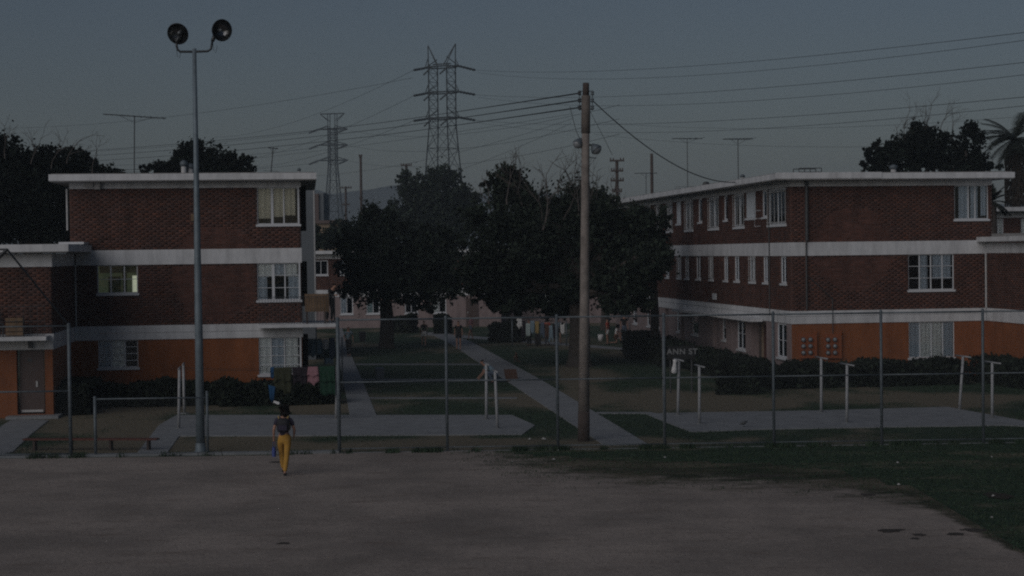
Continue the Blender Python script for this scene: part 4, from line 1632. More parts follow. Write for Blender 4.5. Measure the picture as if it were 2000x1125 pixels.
for z in za:
    for sgn in (-1, 1):
        insul(o, (sgn * 4.6, 0, z), (sgn * 4.6 - 2.2, -2, z - 1.2), 0.34)
for k in range(3):
    a = dp(622, (257, 288, 318)[k], 518)
    e = dp(-60, (300, 330, 352)[k], 700)
    wire('transmission_line', catenary(a, e, 2.0, 12), 0.05, f'faint {NTH[k]} transmission wire left of the slimmer pylon', 'transmission wires')
    a = dp(684, (255, 285, 315)[k], 521)
    e = dp(1210, (205, 232, 262)[k], 250)
    wire('transmission_line', catenary(a, e, 3.0, 18), 0.03, f'faint {NTH[k]} wire rising right from the slimmer pylon behind the wooden pole', 'transmission wires')


for k, (xa, ya, xb, yb, lab) in enumerate(((-60, 250, 806, 152, 'highest faint wire sloping up from the left edge to the big pylon'), (-60, 345, 1120, 222, 'faint wire passing low behind both pylons to the wooden pole'),
                                           (560, 345, 1118, 232, 'faint wire rising from beside the left roof to the wooden pole'), (700, 372, 1116, 240, 'lowest faint wire rising right over the bluish tree'),
                                           (1160, 238, 2150, 214, 'faint lone wire crossing low above the right roof antennas'), (1160, 262, 2150, 268, 'faintest wire just above the tips of the right roof antennas'))):
    wire('transmission_line', catenary(dp(xa, ya, 380), dp(xb, yb, 240), 2.0, 18), 0.022, lab, 'transmission wires')

# ------------------------------------------------------------------ far wooden poles
def wood_pole(px, ytop, ybase, depth, arms, label, r=0.16):
    b0 = dp(px, ybase, depth)
    o = empty('far_utility_pole', (b0.x, b0.y, 0), 0, label, 'utility pole', 'far wooden poles')
    zt = dp(px, ytop, depth).z
    MB().tube([(0, 0, 0), (0, 0, zt)], [r * 1.2, r * 0.9], 8).build('shaft', MT['darkwood'], o, True)
    for (y, hw_) in arms:
        z = dp(px, y, depth).z
        w_ = hw_ * depth / F
        mb = MB().box(-w_, w_, -0.22, -0.10, z - 0.07, z + 0.07)
        for k in (-0.9, -0.5, 0.5, 0.9):
            mb.box(w_ * k - 0.05, w_ * k + 0.05, -0.2, -0.1, z + 0.072, z + 0.25)
        mb.build('crossarm', MT['darkwood'], o)
    return o


wood_pole(706, 303, 420, 210, [(306, 3), (390, 3)], 'plain thin far pole right of the slimmer pylon')
wood_pole(676, 364, 430, 240, [(367, 12), (400, 8)], 'short far pole with a wide top crossarm near the slimmer pylon')
wood_pole(795, 320, 430, 200, [(323, 11), (345, 9), (364, 9)], 'far pole with three crossarms at the edge of the bluish tree')
wood_pole(1206, 312, 420, 150, [(314, 14), (334, 12), (353, 13), (374, 9)], 'dark far pole with four crossarms left of the right block roof', 0.15)
wood_pole(1274, 300, 420, 140, [], 'bare tall far pole rising behind the right block roof', 0.13)


# ------------------------------------------------------------------ trees
def leaves(name, lobes, n, size, m, parent, origin, up=0.25, flat=False, sparse=0.0):
    """lobes: (centre, (rx, ry, rz)) in world metres; leaf-sized faces in uneven clumps through them"""
    sat = []
    for (c, rad) in lobes:
        for _ in range(7):
            d = rng.normal(size=3)
            d /= np.linalg.norm(d)
            q = rng.uniform(0.22, 0.42)
            cc_ = np.array(c) + d * np.array(rad) * rng.uniform(0.82, 1.12)
            sat.append((tuple(cc_), tuple(np.array(rad) * q * np.array([1, 1, rng.uniform(0.6, 1.1)]))))
    lobes = [(c, tuple(np.array(r) * 0.90)) for c, r in lobes] + sat
    wgt = np.array([l[1][0] * l[1][2] for l in lobes])
    wgt = wgt / wgt.sum()
    P, T = [], []
    for (c, rad), q in zip(lobes, wgt):
        k = max(int(n * q), 24)
        ncl = max(int(k / 34), 4)
        d = rng.normal(size=(ncl, 3))
        d /= np.linalg.norm(d, axis=1)[:, None]
        rr_ = rng.uniform(0.30, 1.0, ncl) ** 0.6 * rng.uniform(0.82, 1.10, ncl)
        cc = d * rr_[:, None] * np.array(rad) + np.array(c)
        ct = np.clip(rng.normal(1.0, 0.35, ncl), 0.35, 2.0)
        which = rng.integers(0, ncl, k)
        sp = np.cbrt(rad[0] * rad[1] * rad[2]) * 0.17
        ax_ = rng.normal(size=(ncl, 3)) + d * 1.1 + np.array([0, 0, 0.35])
        ax_ /= np.linalg.norm(ax_, axis=1)[:, None]
        off = rng.normal(size=(k, 3)) * sp * rng.uniform(0.35, 1.0, (k, 1)) + ax_[which] * (rng.normal(0.4, 1.25, (k, 1)) * sp * 1.25)
        P.append(cc[which] + off)
        T.append(ct[which] * rng.uniform(0.7, 1.3, k))
    P = np.concatenate(P) - np.array(origin)
    T = np.concatenate(T)
    n = len(P)
    a = rng.normal(size=(n, 3))
    a /= np.linalg.norm(a, axis=1)[:, None]
    b_ = np.cross(a, rng.normal(size=(n, 3)))
    b_ /= np.linalg.norm(b_, axis=1)[:, None]
    s = size * rng.uniform(0.55, 1.35, n)[:, None]
    v = np.stack([P - a * s * 0.5, P + b_ * s * 0.33, P + a * s * 0.6, P - b_ * s * 0.33], 1).reshape(-1, 3)
    f = np.arange(4 * n).reshape(-1, 4)
    tn = np.stack([T, T, T * 0.95, np.ones(n)], -1)
    return np_mesh(name, v, f, m, parent, tone=tn)


def lobes_px(spec, depth, dy=1.0):
    """spec: (px, py, rx px, ry px[, depth offset]) -> world ellipsoids at a real distance"""
    out = []
    for s in spec:
        dd = depth + (s[4] if len(s) > 4 else 0)
        c = dp(s[0], s[1], dd)
        k = dd / F
        rx, rz = s[2] * k, s[3] * k
        out.append((tuple(c), (rx, (rx + rz) / 2 * dy, rz)))
    return out


def limbs(mb, base, r0, targets, seg=4, wob=0.25):
    for (c, rad) in targets:
        c = Vector(c)
        st = base + Vector((0, 0, max((c.z - base.z) * 0.35, 0.4)))
        pts = [base, base.lerp(st, 0.7)]
        for i in range(1, seg + 1):
            t = i / seg
            p = st.lerp(c, t) + Vector((random.gauss(0, wob), random.gauss(0, wob), random.gauss(0, wob) + math.sin(t * 3.1) * 0.3))
            pts.append(p)
        n = len(pts)
        mb.tube(pts, [r0 * (1 - 0.82 * i / (n - 1)) for i in range(n)], 6)


def tree(name, base_px, depth, spec, n, size, label, m='leaf', trunk_r=0.35, group=None, cat='tree', extra=None, base_z=0.0):
    b0 = dp(base_px, 520, depth)
    origin = Vector((b0.x, b0.y, 0))
    o = empty(name, origin, 0, label, cat, group)
    lb_ = lobes_px(spec, depth)
    leaves('crown', lb_, n, size, MT[m], o, origin)
    mb = MB()
    low = min(c[2] - r[2] for c, r in lb_)
    fork = Vector((0, 0, max(1.2, min(low + 0.6, 4.0))))
    mb.tube([(0, 0, -0.1), (0.03, 0.0, 0.4), fork * 0.6 + Vector((0.08, 0, 0)), fork], [trunk_r * 1.35, trunk_r * 1.05, trunk_r * 0.95, trunk_r * 0.85], 10)
    limbs(mb, fork, trunk_r * 0.62, [(Vector(c) - origin, r) for c, r in lb_])
    mb.build('trunk', MT['bark'], o)
    return o, origin


def twigs(mb, p, d, L, r, lev, spread=0.55):
    pts = [p]
    dd = d.normalized()
    n = 4
    for i in range(n):
        dd = (dd + Vector((random.gauss(0, .16), random.gauss(0, .16), random.gauss(0.03, .12)))).normalized()
        pts.append(pts[-1] + dd * L / n)
    mb.tube(pts, [r * (1 - 0.55 * i / n) for i in range(n + 1)], 4 if r < 0.03 else 5, cap=False)
    if lev <= 0:
        return
    k = random.choice((2, 3, 3))
    for j in range(k):
        q = pts[random.choice((2, 3, 4))] if j else pts[-1]
        nd = (dd + Vector((random.gauss(0, spread), random.gauss(0, spread), random.gauss(0.1, spread * 0.6)))).normalized()
        twigs(mb, q, nd, L * random.uniform(0.6, 0.85), r * 0.58, lev - 1, spread)


# big dark tree with bare upper limbs
T1, o1 = tree('broadleaf_tree', 1128, 82, [(1010, 480, 95, 95), (1120, 500, 110, 95, 2), (1215, 490, 75, 80, 1), (960, 545, 65, 48, -1), (1080, 570, 80, 32), (1210, 555, 62, 45, -1),
                                           (1275, 505, 35, 45, -2), (1000, 400, 52, 60, 2), (1095, 425, 65, 60, 3), (1175, 430, 50, 45), (936, 505, 34, 55), (985, 355, 30, 38, 2), (1240, 430, 30, 28), (1200, 592, 34, 24, -2), (1005, 590, 48, 22, -1), (1085, 598, 50, 20, 1), (950, 575, 34, 24), (1248, 580, 36, 26, -1)],
             78000, 0.185, 'biggest dark spreading tree behind the wooden pole', trunk_r=0.52, group='trees in the courtyard')
for (x, y, tx, ty, L, r) in ((1060, 450, 1072, 320, 1.5, 0.09), (1100, 430, 1120, 300, 1.5, 0.08), (1150, 430, 1165, 320, 1.4, 0.08), (990, 400, 1000, 300, 1.2, 0.07), (960, 420, 965, 330, 1.0, 0.06), (1060, 440, 1055, 330, 1.1, 0.06), (1020, 400, 1030, 300, 1.0, 0.06), (1170, 430, 1150, 330, 1.1, 0.06),
                              (1185, 450, 1195, 370, 1.2, 0.07), (1130, 420, 1140, 330, 1.2, 0.07), (1090, 380, 1060, 310, 1.2, 0.06), (1010, 380, 1020, 310, 1.0, 0.05)):
    p = dp(x, y, 81 + random.uniform(-1, 2)) - o1
    t = dp(tx, ty, 82) - o1
    tw = MB()
    twigs(tw, p, t - p, L, r * 0.62, 3, 0.45)
    tw.build('bare_limb', MT['bare'], T1)
# left courtyard tree
tree('broadleaf_tree', 752, 100, [(755, 500, 80, 62), (715, 465, 48, 48, 1), (800, 540, 60, 42), (740, 560, 65, 36, -1), (850, 540, 50, 50), (738, 425, 34, 26, 1), (868, 480, 34, 38, 1), (885, 560, 24, 28, 2), (700, 520, 38, 40, -1), (815, 490, 42, 40, 2), (830, 590, 26, 18)],
     42000, 0.20, 'dark round tree over the far lawn, left of the biggest tree', trunk_r=0.42, group='trees in the courtyard')
# bluish far tree
tree('broadleaf_tree', 855, 185, [(850, 385, 62, 50), (860, 350, 34, 33), (820, 425, 60, 45), (900, 420, 46, 45), (795, 360, 24, 24), (905, 385, 28, 22), (850, 460, 70, 30), (770, 440, 45, 28)],
     24000, 0.38, 'hazy blue green tree in front of the big pylon', trunk_r=0.5)
tree('broadleaf_tree', 640, 150, [(635, 465, 32, 22), (610, 478, 26, 18), (665, 455, 25, 20), (690, 470, 25, 20)], 8000, 0.30, 'low far tree above the distant roof beside the left brick block', trunk_r=0.25)
tree('broadleaf_tree', 1180, 120, [(1175, 400, 34, 26), (1150, 410, 30, 26), (1220, 440, 35, 25)], 8000, 0.26, 'rounded far tree crown just left of the right roof end', trunk_r=0.3)
tree('broadleaf_tree', 1275, 88, [(1235, 450, 45, 40), (1265, 470, 40, 55), (1205, 470, 40, 50), (1285, 520, 22, 28)], 16000, 0.18, 'dark leafy crown against the far windows of the right block', trunk_r=0.22, group='trees in the courtyard')
# behind the left building
tree('broadleaf_tree', 60, 82, [(20, 400, 75, 90), (80, 360, 75, 55), (30, 330, 45, 45), (110, 420, 60, 80), (150, 350, 45, 45, 1), (200, 355, 28, 32, 1), (110, 320, 40, 24), (225, 345, 14, 20, 1), (-40, 350, 60, 90), (15, 290, 22, 26), (150, 305, 28, 15, 1)],
     46000, 0.18, 'black mass of tree filling the space above the left wing', m='leaf2', trunk_r=0.4, group='trees behind the left block')
ob = dp(20, 520, 80)
bt = empty('bare_shrub', ob, 0, 'leafless twigs poking above the black tree mass on the far left', 'shrub')
for (x, y, tx, ty) in ((10, 310, 18, 255), (60, 320, 70, 270), (130, 320, 140, 280), (100, 330, 90, 280), (180, 340, 190, 300)):
    p = dp(x, y, 80) - ob
    tb = MB()
    twigs(tb, p, dp(tx, ty, 80) - ob - p, 0.9, 0.03, 3)
    tb.build('branch', MT['bare'], bt)
tree('broadleaf_tree', 390, 95, [(385, 315, 42, 36), (360, 322, 32, 30), (425, 318, 32, 30), (470, 322, 30, 18), (330, 326, 32, 14), (300, 330, 22, 10), (382, 292, 16, 18), (410, 335, 70, 20)],
     18000, 0.19, 'dark tree humps rising behind the left roof and the floodlight pole', m='leaf2', trunk_r=0.35, group='trees behind the left block')
# behind the right building
T5, o5_ = tree('broadleaf_tree', 1800, 100, [(1800, 290, 50, 42), (1765, 300, 36, 36), (1840, 300, 36, 38), (1900, 270, 26, 28), (1710, 300, 20, 24), (1905, 318, 38, 22), (1730, 325, 45, 20), (1800, 262, 26, 20), (1870, 330, 45, 22)],
               24000, 0.19, 'dark tree with bare topmost twigs behind the right block roof', m='leaf2', trunk_r=0.4)
for (x, y, tx, ty) in ((1760, 300, 1752, 235), (1790, 280, 1795, 215), (1830, 270, 1850, 215), (1850, 290, 1880, 225), (1770, 280, 1760, 230), (1810, 270, 1815, 210)):
    p = dp(x, y, 100) - o5_
    tw = MB()
    twigs(tw, p, dp(tx, ty, 100) - o5_ - p, 1.1, 0.03, 3, 0.5)
    tw.build('bare_limb', MT['bare'], T5)


def palm(px, py_head, depth, R_, nfr, label, skirt=True):
    h = dp(px, py_head, depth)
    o = empty('palm_tree', (h.x, h.y, 0), 0, label, 'palm tree', 'palms beyond the right block')
    MB().tube([(0, 0, 0), (0.1, 0, h.z * 0.5), (0, 0, h.z)], [0.36, 0.30, 0.26], 10).build('trunk', MT['bark'], o, True)
    if skirt:
        mb = MB()
        for k in range(170):
            a = random.uniform(0, 2 * math.pi)
            z = h.z - random.uniform(0.1, R_ * 1.5)
            r_ = 0.28
            p = Vector((math.cos(a) * r_, math.sin(a) * r_, z))
            mb.tube([p, p + Vector((math.cos(a) * 0.28, math.sin(a) * 0.28, -0.45)), p + Vector((math.cos(a) * 0.34, math.sin(a) * 0.34, -1.0))], [0.05, 0.07, 0.01], 3)
        mb.build('dead_frond_skirt', MT['thatch'], o)
    for k in range(nfr):
        mb = MB()
        a = 2 * math.pi * k / nfr + random.uniform(-.2, .2)
        el = random.uniform(-0.7, 1.3)
        d = Vector((math.cos(a) * math.cos(el), math.sin(a) * math.cos(el), math.sin(el)))
        L = R_ * random.uniform(0.8, 1.1)
        pts = []
        p = Vector((0, 0, h.z))
        dd = d.copy()
        for i in range(8):
            pts.append(p.copy())
            p += dd * L / 7
            dd = (dd + Vector((0, 0, -0.13))).normalized()
        mb.tube(pts, [0.03 * (1 - i / 9) for i in range(8)], 4)
        side = d.cross(Vector((0, 0, 1))).normalized()
        for i in range(2, 8):
            for sgn in (-1, 1):
                for q_ in (0, 0.33, 0.66):
                    c = pts[i - 1].lerp(pts[i], q_)
                    ll = L * 0.30 * (1 - abs(i - 4.5) / 6)
                    tip = c + (side * sgn + (pts[i] - pts[i - 1]).normalized() * 0.8).normalized() * ll + Vector((0, 0, -0.22 * ll))
                    wv = (pts[i] - pts[i - 1]).normalized() * 0.045
                    i0 = len(mb.v)
                    mb.v += [tuple(c - wv), tuple(c + wv), tuple(tip)]
                    mb.f.append((i0, i0 + 1, i0 + 2))
        mb.build('frond', MT['palm'], o, tone=[(random.uniform(.7, 1.2),) * 3 + (1,)] * len(mb.f))
    return o


palm(1982, 272, 105, 2.3, 46, 'tall palm with a shaggy skirt at the right edge of the sky')
palm(1936, 395, 93, 1.25, 22, 'low palm crown showing beside the end of the right block', skirt=False)


# ------------------------------------------------------------------ hedges and bushes
def hedge(a, b, width, h, label, n=5000, bumps=0.12, group='hedges along the walls', name='hedge', leaf=0.09):
    a, b = Vector(a), Vector(b)
    a.z = b.z = 0
    L = (b - a).length
    d = (b - a).normalized()
    ang = math.atan2(d.y, d.x)
    o = empty(name, a, ang, label, 'hedge' if name == 'hedge' else 'bush', group)
    # core
    nx_, c = max(int(L / 0.3), 3), []
    mb = MB()
    prof = [(-0.40, 0.02), (-0.45, 0.5), (-0.38, 0.86), (-0.15, 0.95), (0.15, 0.95), (0.38, 0.86), (0.45, 0.5), (0.40, 0.02)]
    for i in range(nx_ + 1):
        t = i / nx_
        e = 1.0 if 0 < i < nx_ else 0.75
        for (y, z) in prof:
            k = e * (1 + random.uniform(-bumps, bumps))
            mb.v.append((t * L, y * width * k, z * h * (1 + random.uniform(-bumps, bumps) * 0.6)))
    m = len(prof)
    for i in range(nx_):
        for j in range(m - 1):
            q = i * m + j
            mb.f.append((q, q + 1, q + m + 1, q + m))
    mb.f.append(tuple(range(m)))
    mb.f.append(tuple(range(nx_ * m, nx_ * m + m))[::-1])
    mb.build('woody_core', MT['leaf2'], o, tone=[(0.5, 0.5, 0.5, 1)] * len(mb.f))
    u = rng.uniform(-0.02, 1.02, n) * L
    phi = rng.uniform(0, 1, n) * 3.0
    y = np.where(phi < 1, -0.46, np.where(phi < 2, 0.46, rng.uniform(-0.44, 0.44, n))) * width
    z = np.where(phi < 2, rng.uniform(0.02, 0.97, n), 0.97) * h
    hump = 1 + 0.10 * np.sin(u * 2.3 + a.x) + 0.06 * np.sin(u * 6.1)
    P = np.stack([u, y * hump + rng.normal(0, 0.05, n), z * hump + rng.normal(0, 0.05, n)], -1)
    aa = rng.normal(size=(n, 3))
    aa /= np.linalg.norm(aa, axis=1)[:, None]
    bb = np.cross(aa, rng.normal(size=(n, 3)))
    bb /= np.linalg.norm(bb, axis=1)[:, None]
    s = leaf * rng.uniform(0.6, 1.5, n)[:, None]
    v = np.stack([P - aa * s, P + bb * s * 0.6, P + aa * s, P - bb * s * 0.6], 1).reshape(-1, 3)
    tn = np.clip(rng.normal(1, 0.4, n), 0.3, 2.2)
    np_mesh('foliage', v, np.arange(4 * n).reshape(-1, 4), MT['hedge'], o, tone=np.stack([tn, tn, tn * 0.9, np.ones(n)], -1))
    return o


def lpt(x, y, fr=LB):
    return fr.m @ Vector((x, y, 0))


ux = lambda px, y=-0.8, fr=LB: fr.hit(Face('front', y), px, 780)[0]
hedge(lpt(ux(435, -2.6), -2.6), lpt(ux(660, -2.6), -2.6), 1.5, 0.80, 'long dark hedge under the clothes line beside the corner window', 6500)
hedge(lpt(ux(255, -2.0), -2.0), lpt(ux(428, -2.0), -2.0), 1.3, 0.80, 'dark hedge under the ground floor wall behind the floodlight pole', 5200)
hedge(lpt(-7.3, -1.9), lpt(ux(242, -1.9), -1.9), 1.2, 0.78, 'short dark hedge under the smaller ground floor window in the inner corner', 2600)
hedge(lpt(-7.85, -5.4), lpt(-7.85, -1.4), 1.0, 0.98, 'dark hedge running along the wing wall behind the tall fence post', 5200)
uxr = lambda px, y=-0.9: RB.hit(Face('front', y), px, 740)[0]
rp = lambda x, y: RB.m @ Vector((x, y, 0))
hedge(rp(-2.2, -3.4), rp(uxr(1868, -3.4), -3.4), 2.2, 0.86, 'long dark hedge under the orange wall with the meters', 9000)
hedge(rp(uxr(1925) - 0.6, -2.6), rp(RW - 1.0, -8.5), 1.5, 0.88, 'dark hedge at the far right along the orange wing wall', 5000)
hedge(rp(-1.9, -1.5), rp(-1.9, 9), 1.6, 0.82, 'dark hedge along the near part of the pink side wall', 7000)
hedge(rp(-2.6, 9.5), rp(-2.2, 15), 1.5, 0.95, 'taller rounded hedge by the dark door of the pink wall', 5000, 0.2)
hedge(rp(-2.6, 17), rp(-2.2, 20), 1.6, 1.15, 'clipped block of hedge where the pink wall nears the big tree', 3000)
hedge(gp(1402, 768), gp(1480, 768), 1.6, 1.15, 'loose shaggy bush spilling forward behind the T shaped posts', 3500, 0.25, None, 'bush')
for k, (x, y, w_, lab) in enumerate(((1245, 700, 30, 'low shrub right of the red shirted person'), (865, 652, 22, 'round shrub in front of the distant pink wall'), (790, 650, 36, 'dark shrub row by the distant block'), (990, 668, 60, 'dark low shrub between distant path and washing'))):
    p = gp(x - w_ / 2, y)
    q = gp(x + w_ / 2, y)
    hedge(p, q, 1.4, 1.1, lab, 1500, 0.25, None, 'bush', 0.13)


# ------------------------------------------------------------------ chain link fence
def pipe_post(parent, x, h, r=0.042, z0=0.0, lean=0.0, name='post'):
    mb = MB().tube([(x, 0, z0), (x + lean, 0, h)], r, 8)
    mb.lathe([(0, r * 1.15), (0.03, r * 1.15), (0.06, 0)], (x + lean, 0, h), (0, 0, 1), 8)
    return mb.build(name, MT['galv'], parent, True)


FH = 3.66


def fence_u(px, py=880):
    """distance along the fence line of a photograph column"""
    d = ray(px, py)
    # intersect the vertical plane through FA along FDIR
    nrm = Vector((-FDIR.y, FDIR.x, 0))
    t = nrm.dot(Vector((FA.x, FA.y, 0))) / nrm.dot(Vector((d.x, d.y, 0)))
    q = Vector((d.x * t, d.y * t, 0))
    return (q - Vector((FA.x, FA.y, 0))).dot(FDIR)


def chain_link(parent, u0, u1, z0, z1, pitch=0.07, r=0.0011):
    """real woven wire as two crossing sets of slanting strands"""
    Hh = z1 - z0
    V, Fc = [], []
    for sgn, off in ((1, 0.045), (-1, 0.049)):
        k0 = int((u0 - Hh) / pitch) - 1
        k1 = int((u1 + Hh) / pitch) + 1
        for k in range(k0, k1):
            # line u = k*pitch + sgn * (z - z0)
            a, za_ = k * pitch, z0
            b_, zb_ = k * pitch + sgn * Hh, z1
            lo, hi = 0.0, 1.0
            du = b_ - a
            ta, tb_ = (u0 - a) / du, (u1 - a) / du
            lo, hi = max(lo, min(ta, tb_)), min(hi, max(ta, tb_))
            if hi <= lo:
                continue
            p = np.array([a + du * lo, -off, z0 + Hh * lo])
            q = np.array([a + du * hi, -off, z0 + Hh * hi])
            n1 = np.array([0.7071, 0, -0.7071 * sgn]) * r
            n2 = np.array([0, 1, 0]) * r
            i = len(V)
            for c in (p, q):
                V += [c + n1, c + n2, c - n1]
            Fc += [(i, i + 1, i + 4, i + 3), (i + 1, i + 2, i + 5, i + 4), (i + 2, i, i + 3, i + 5)]
    return stuff(np_mesh('chain_link', np.array(V), Fc, MT['wirem'], parent))


fence = empty('chain_link_fence', FA, FANG, 'tall galvanised chain link fence in front of the lawn, right of the walker', 'fence')
us = [0.0] + [fence_u(x) for x in (874, 1090, 1299, 1512, 1722.5, 1921)]
us += [us[-1] + 3.0, us[-1] + 6.0]
for k, u in enumerate(us):
    pipe_post(fence, u, FH, 0.050 if k == 0 else 0.040)
for (z, r) in ((FH - 0.03, 0.026), (0.12, 0.016), (1.93, 0.022)):
    for a, b_ in zip(us[:-1], us[1:]):
        MB().tube([(a, 0, z), (b_, 0, z)], r, 6).build('rail', MT['galv'], fence, True)
chain_link(fence, 0, us[-1], 0.06, FH - 0.03)

# left stretch with the tall post, the backstop braces and the low gate frame
ul = fence_u(138.5, 893)
f2 = empty('chain_link_fence', FA, FANG, 'tall chain link fence stretch ending at the post on the far left', 'fence')
uls = [ul, ul - 3.0, ul - 6.0]
for u in uls:
    pipe_post(f2, u, 3.60, 0.05)
for (z, r) in ((3.57, 0.022), (0.10, 0.016), (1.80, 0.026)):
    for a, b_ in zip(uls[:-1], uls[1:]):
        MB().tube([(a, 0, z), (b_, 0, z)], r, 6).build('rail', MT['galv'], f2, True)
chain_link(f2, ul - 6.0, ul, 0.06, 3.57)
fm_i = (Matrix.Translation(FA) @ Matrix.Rotation(FANG, 4, 'Z')).inverted()
apex = fm_i @ dp(14, 487, FA.y - 1.5)
apex2 = fm_i @ dp(-60, 560, FA.y - 1.5)
br = MB()
br.tube([(ul, 0, 3.58), apex], 0.026, 6)
br.tube([apex, apex2], 0.05, 6)
br.tube([apex, apex + Vector((-3, 0.2, 0.02))], 0.03, 6)
br.build('brace', MT['lampdark'], f2)
u1_, u2_ = fence_u(187, 887), fence_u(406, 885)
gf = empty('gate_frame', FA, FANG, 'low galvanised pipe frame with a single top rail, left of the floodlight pole', 'gate frame')
pipe_post(gf, u1_, 1.60, 0.042)
pipe_post(gf, u2_, 1.70, 0.036)
MB().tube([(u1_, 0, 1.57), (u2_, 0, 1.57)], 0.022, 6).build('rail', MT['galv'], gf, True)
MB().tube([(ul, 0, 0.03), (u2_, 0, 0.03)], 0.016, 6).build('bottom_rail', MT['galv'], gf, True)
chain_link(gf, u1_, u2_, 0.05, 1.57)
u3 = fence_u(1303.5, 857)
sp = empty('short_steel_post', FA + FDIR * u3 + Vector((0, 0.9, 0)), FANG, 'pale steel post standing close behind the fence post near the ANN ST sign', 'post')
MB().tube([(0, 0, 0), (0, 0, 3.0)], 0.038, 8).build('shaft', MT['whitepole'], sp, True)
MB().lathe([(3.0, 0.045), (3.03, 0.045), (3.05, 0)], (0, 0, 0), n=8).build('cap', MT['galv'], sp, True)

# players' bench
bb0, bb1 = gp(38, 884), gp(302, 884)
bang = math.atan2(bb1.y - bb0.y, bb1.x - bb0.x)
bn = empty('plank_bench', bb0, bang, 'long low bench with a red brown plank seat at the field edge', 'bench')
bl_ = (bb1 - bb0).length
bn.location.y += 0.5
MB().box(0, bl_, -0.14, 0.14, 0.30, 0.345).build('seat', MT['redwood'], bn)
for f_ in (0.08, 0.35, 0.65, 0.93):
    MB().box(bl_ * f_ - 0.03, bl_ * f_ + 0.03, -0.10, 0.10, 0.0, 0.298).build('leg', MT['darkwood'], bn)


# ------------------------------------------------------------------ clothes line posts
def tpost(base_px, top_px, label, bar_len=1.3, mat_='whitepole'):
    b0 = gp(*base_px)
    t0 = dp(top_px[0], top_px[1], b0.y) - b0
    o = empty('clothes_line_post', b0, 0, label, 'clothes line post', 'clothes line posts')
    MB().tube([(0, 0, 0), t0], [0.048, 0.044], 8).build('post', MT[mat_], o, True)
    ang = R(98)
    c, s = math.cos(ang), math.sin(ang)
    MB().tube([t0 + Vector((-c, -s, 0)) * bar_len / 2 + Vector((0, 0, 0.02)), t0 + Vector((c, s, 0)) * bar_len / 2 + Vector((0, 0, 0.02))], 0.026, 6).build('crossbar', MT['whitepole'], o, True)
    MB().lathe([(0, 0.16), (0.04, 0.14)], (0, 0, 0), n=10).build('footing', MT['concrete'], o)
    return o, b0, t0 + b0


TP = {}
for key, b0, t0, lab in (
        ('a', (349, 838), (350.5, 720), 'white clothes line post, nearer of the leaning pair left of the floodlight pole'),
        ('b', (360, 808), (358, 712), 'white clothes line post, farther of the pair left of the floodlight pole'),
        ('c', (656.5, 820), (659, 712), 'white clothes line post in front of the fence end, holding the coloured washing'),
        ('d', (950, 820), (950, 712), 'white clothes line post, farther of the pair in front of the crouching person'),
        ('e', (972, 839), (967, 726), 'white clothes line post, nearer of the pair in front of the crouching person'),
        ('f', (1324, 812), (1326, 704), 'white clothes line post below the ANN ST sign, carrying a white bag'),
        ('g', (1366, 829), (1366, 716), 'white clothes line post right of the ANN ST sign, with a wide tilted bar'),
        ('h', (1604, 807), (1604, 700), 'farther white clothes line post under the meters on the orange wall'),
        ('i', (1654, 827), (1654.5, 713), 'nearer white clothes line post right of the meters'),
        ('j', (1874, 802), (1881, 697), 'leaning white clothes line post in front of the last fence post pair'),
        ('k', (1938, 818), (1938, 709), 'upright white clothes line post nearest the right edge')):
    TP[key] = tpost(b0, t0, lab)

# coloured washing between post c and the left pair
cT = TP['c'][2]
aT = TP['b'][2] + Vector((0, -2.2, 0))
ld = (aT - cT)
Ll = ld.length
ldir = ld.normalized()
for k, off in enumerate((-0.45, 0.45)):
    s0 = TP['c'][2] + Vector((0, off, 0.03))
    s1 = TP['b'][2] + Vector((0, -2.2 + off, 0.03))
    wire('clothes_line', catenary(s0, s1, 0.12, 12), 0.004, ('nearer', 'farther')[k] + ' washing line stretched left of the fence end post', 'washing lines', 'washing line')
for (p, q, nm) in (('e', 'd', 'pair before the crouching person'),):
    pass
for (p, q, nm) in (('f', 'h', 'between the ANN ST sign and the meters'), ('g', 'i', 'between the wide barred post and the post by the meters'), ('h', 'j', 'right of the meters, on the farther posts'), ('i', 'k', 'right of the meters, on the nearer posts'), ('a', 'e', 'across the left drying yard')):
    wire('clothes_line', catenary(TP[p][2] + Vector((0, 0, .03)), TP[q][2] + Vector((0, 0, .03)), 0.10, 12), 0.003, 'thin sagging washing line ' + nm, 'washing lines', 'washing line')


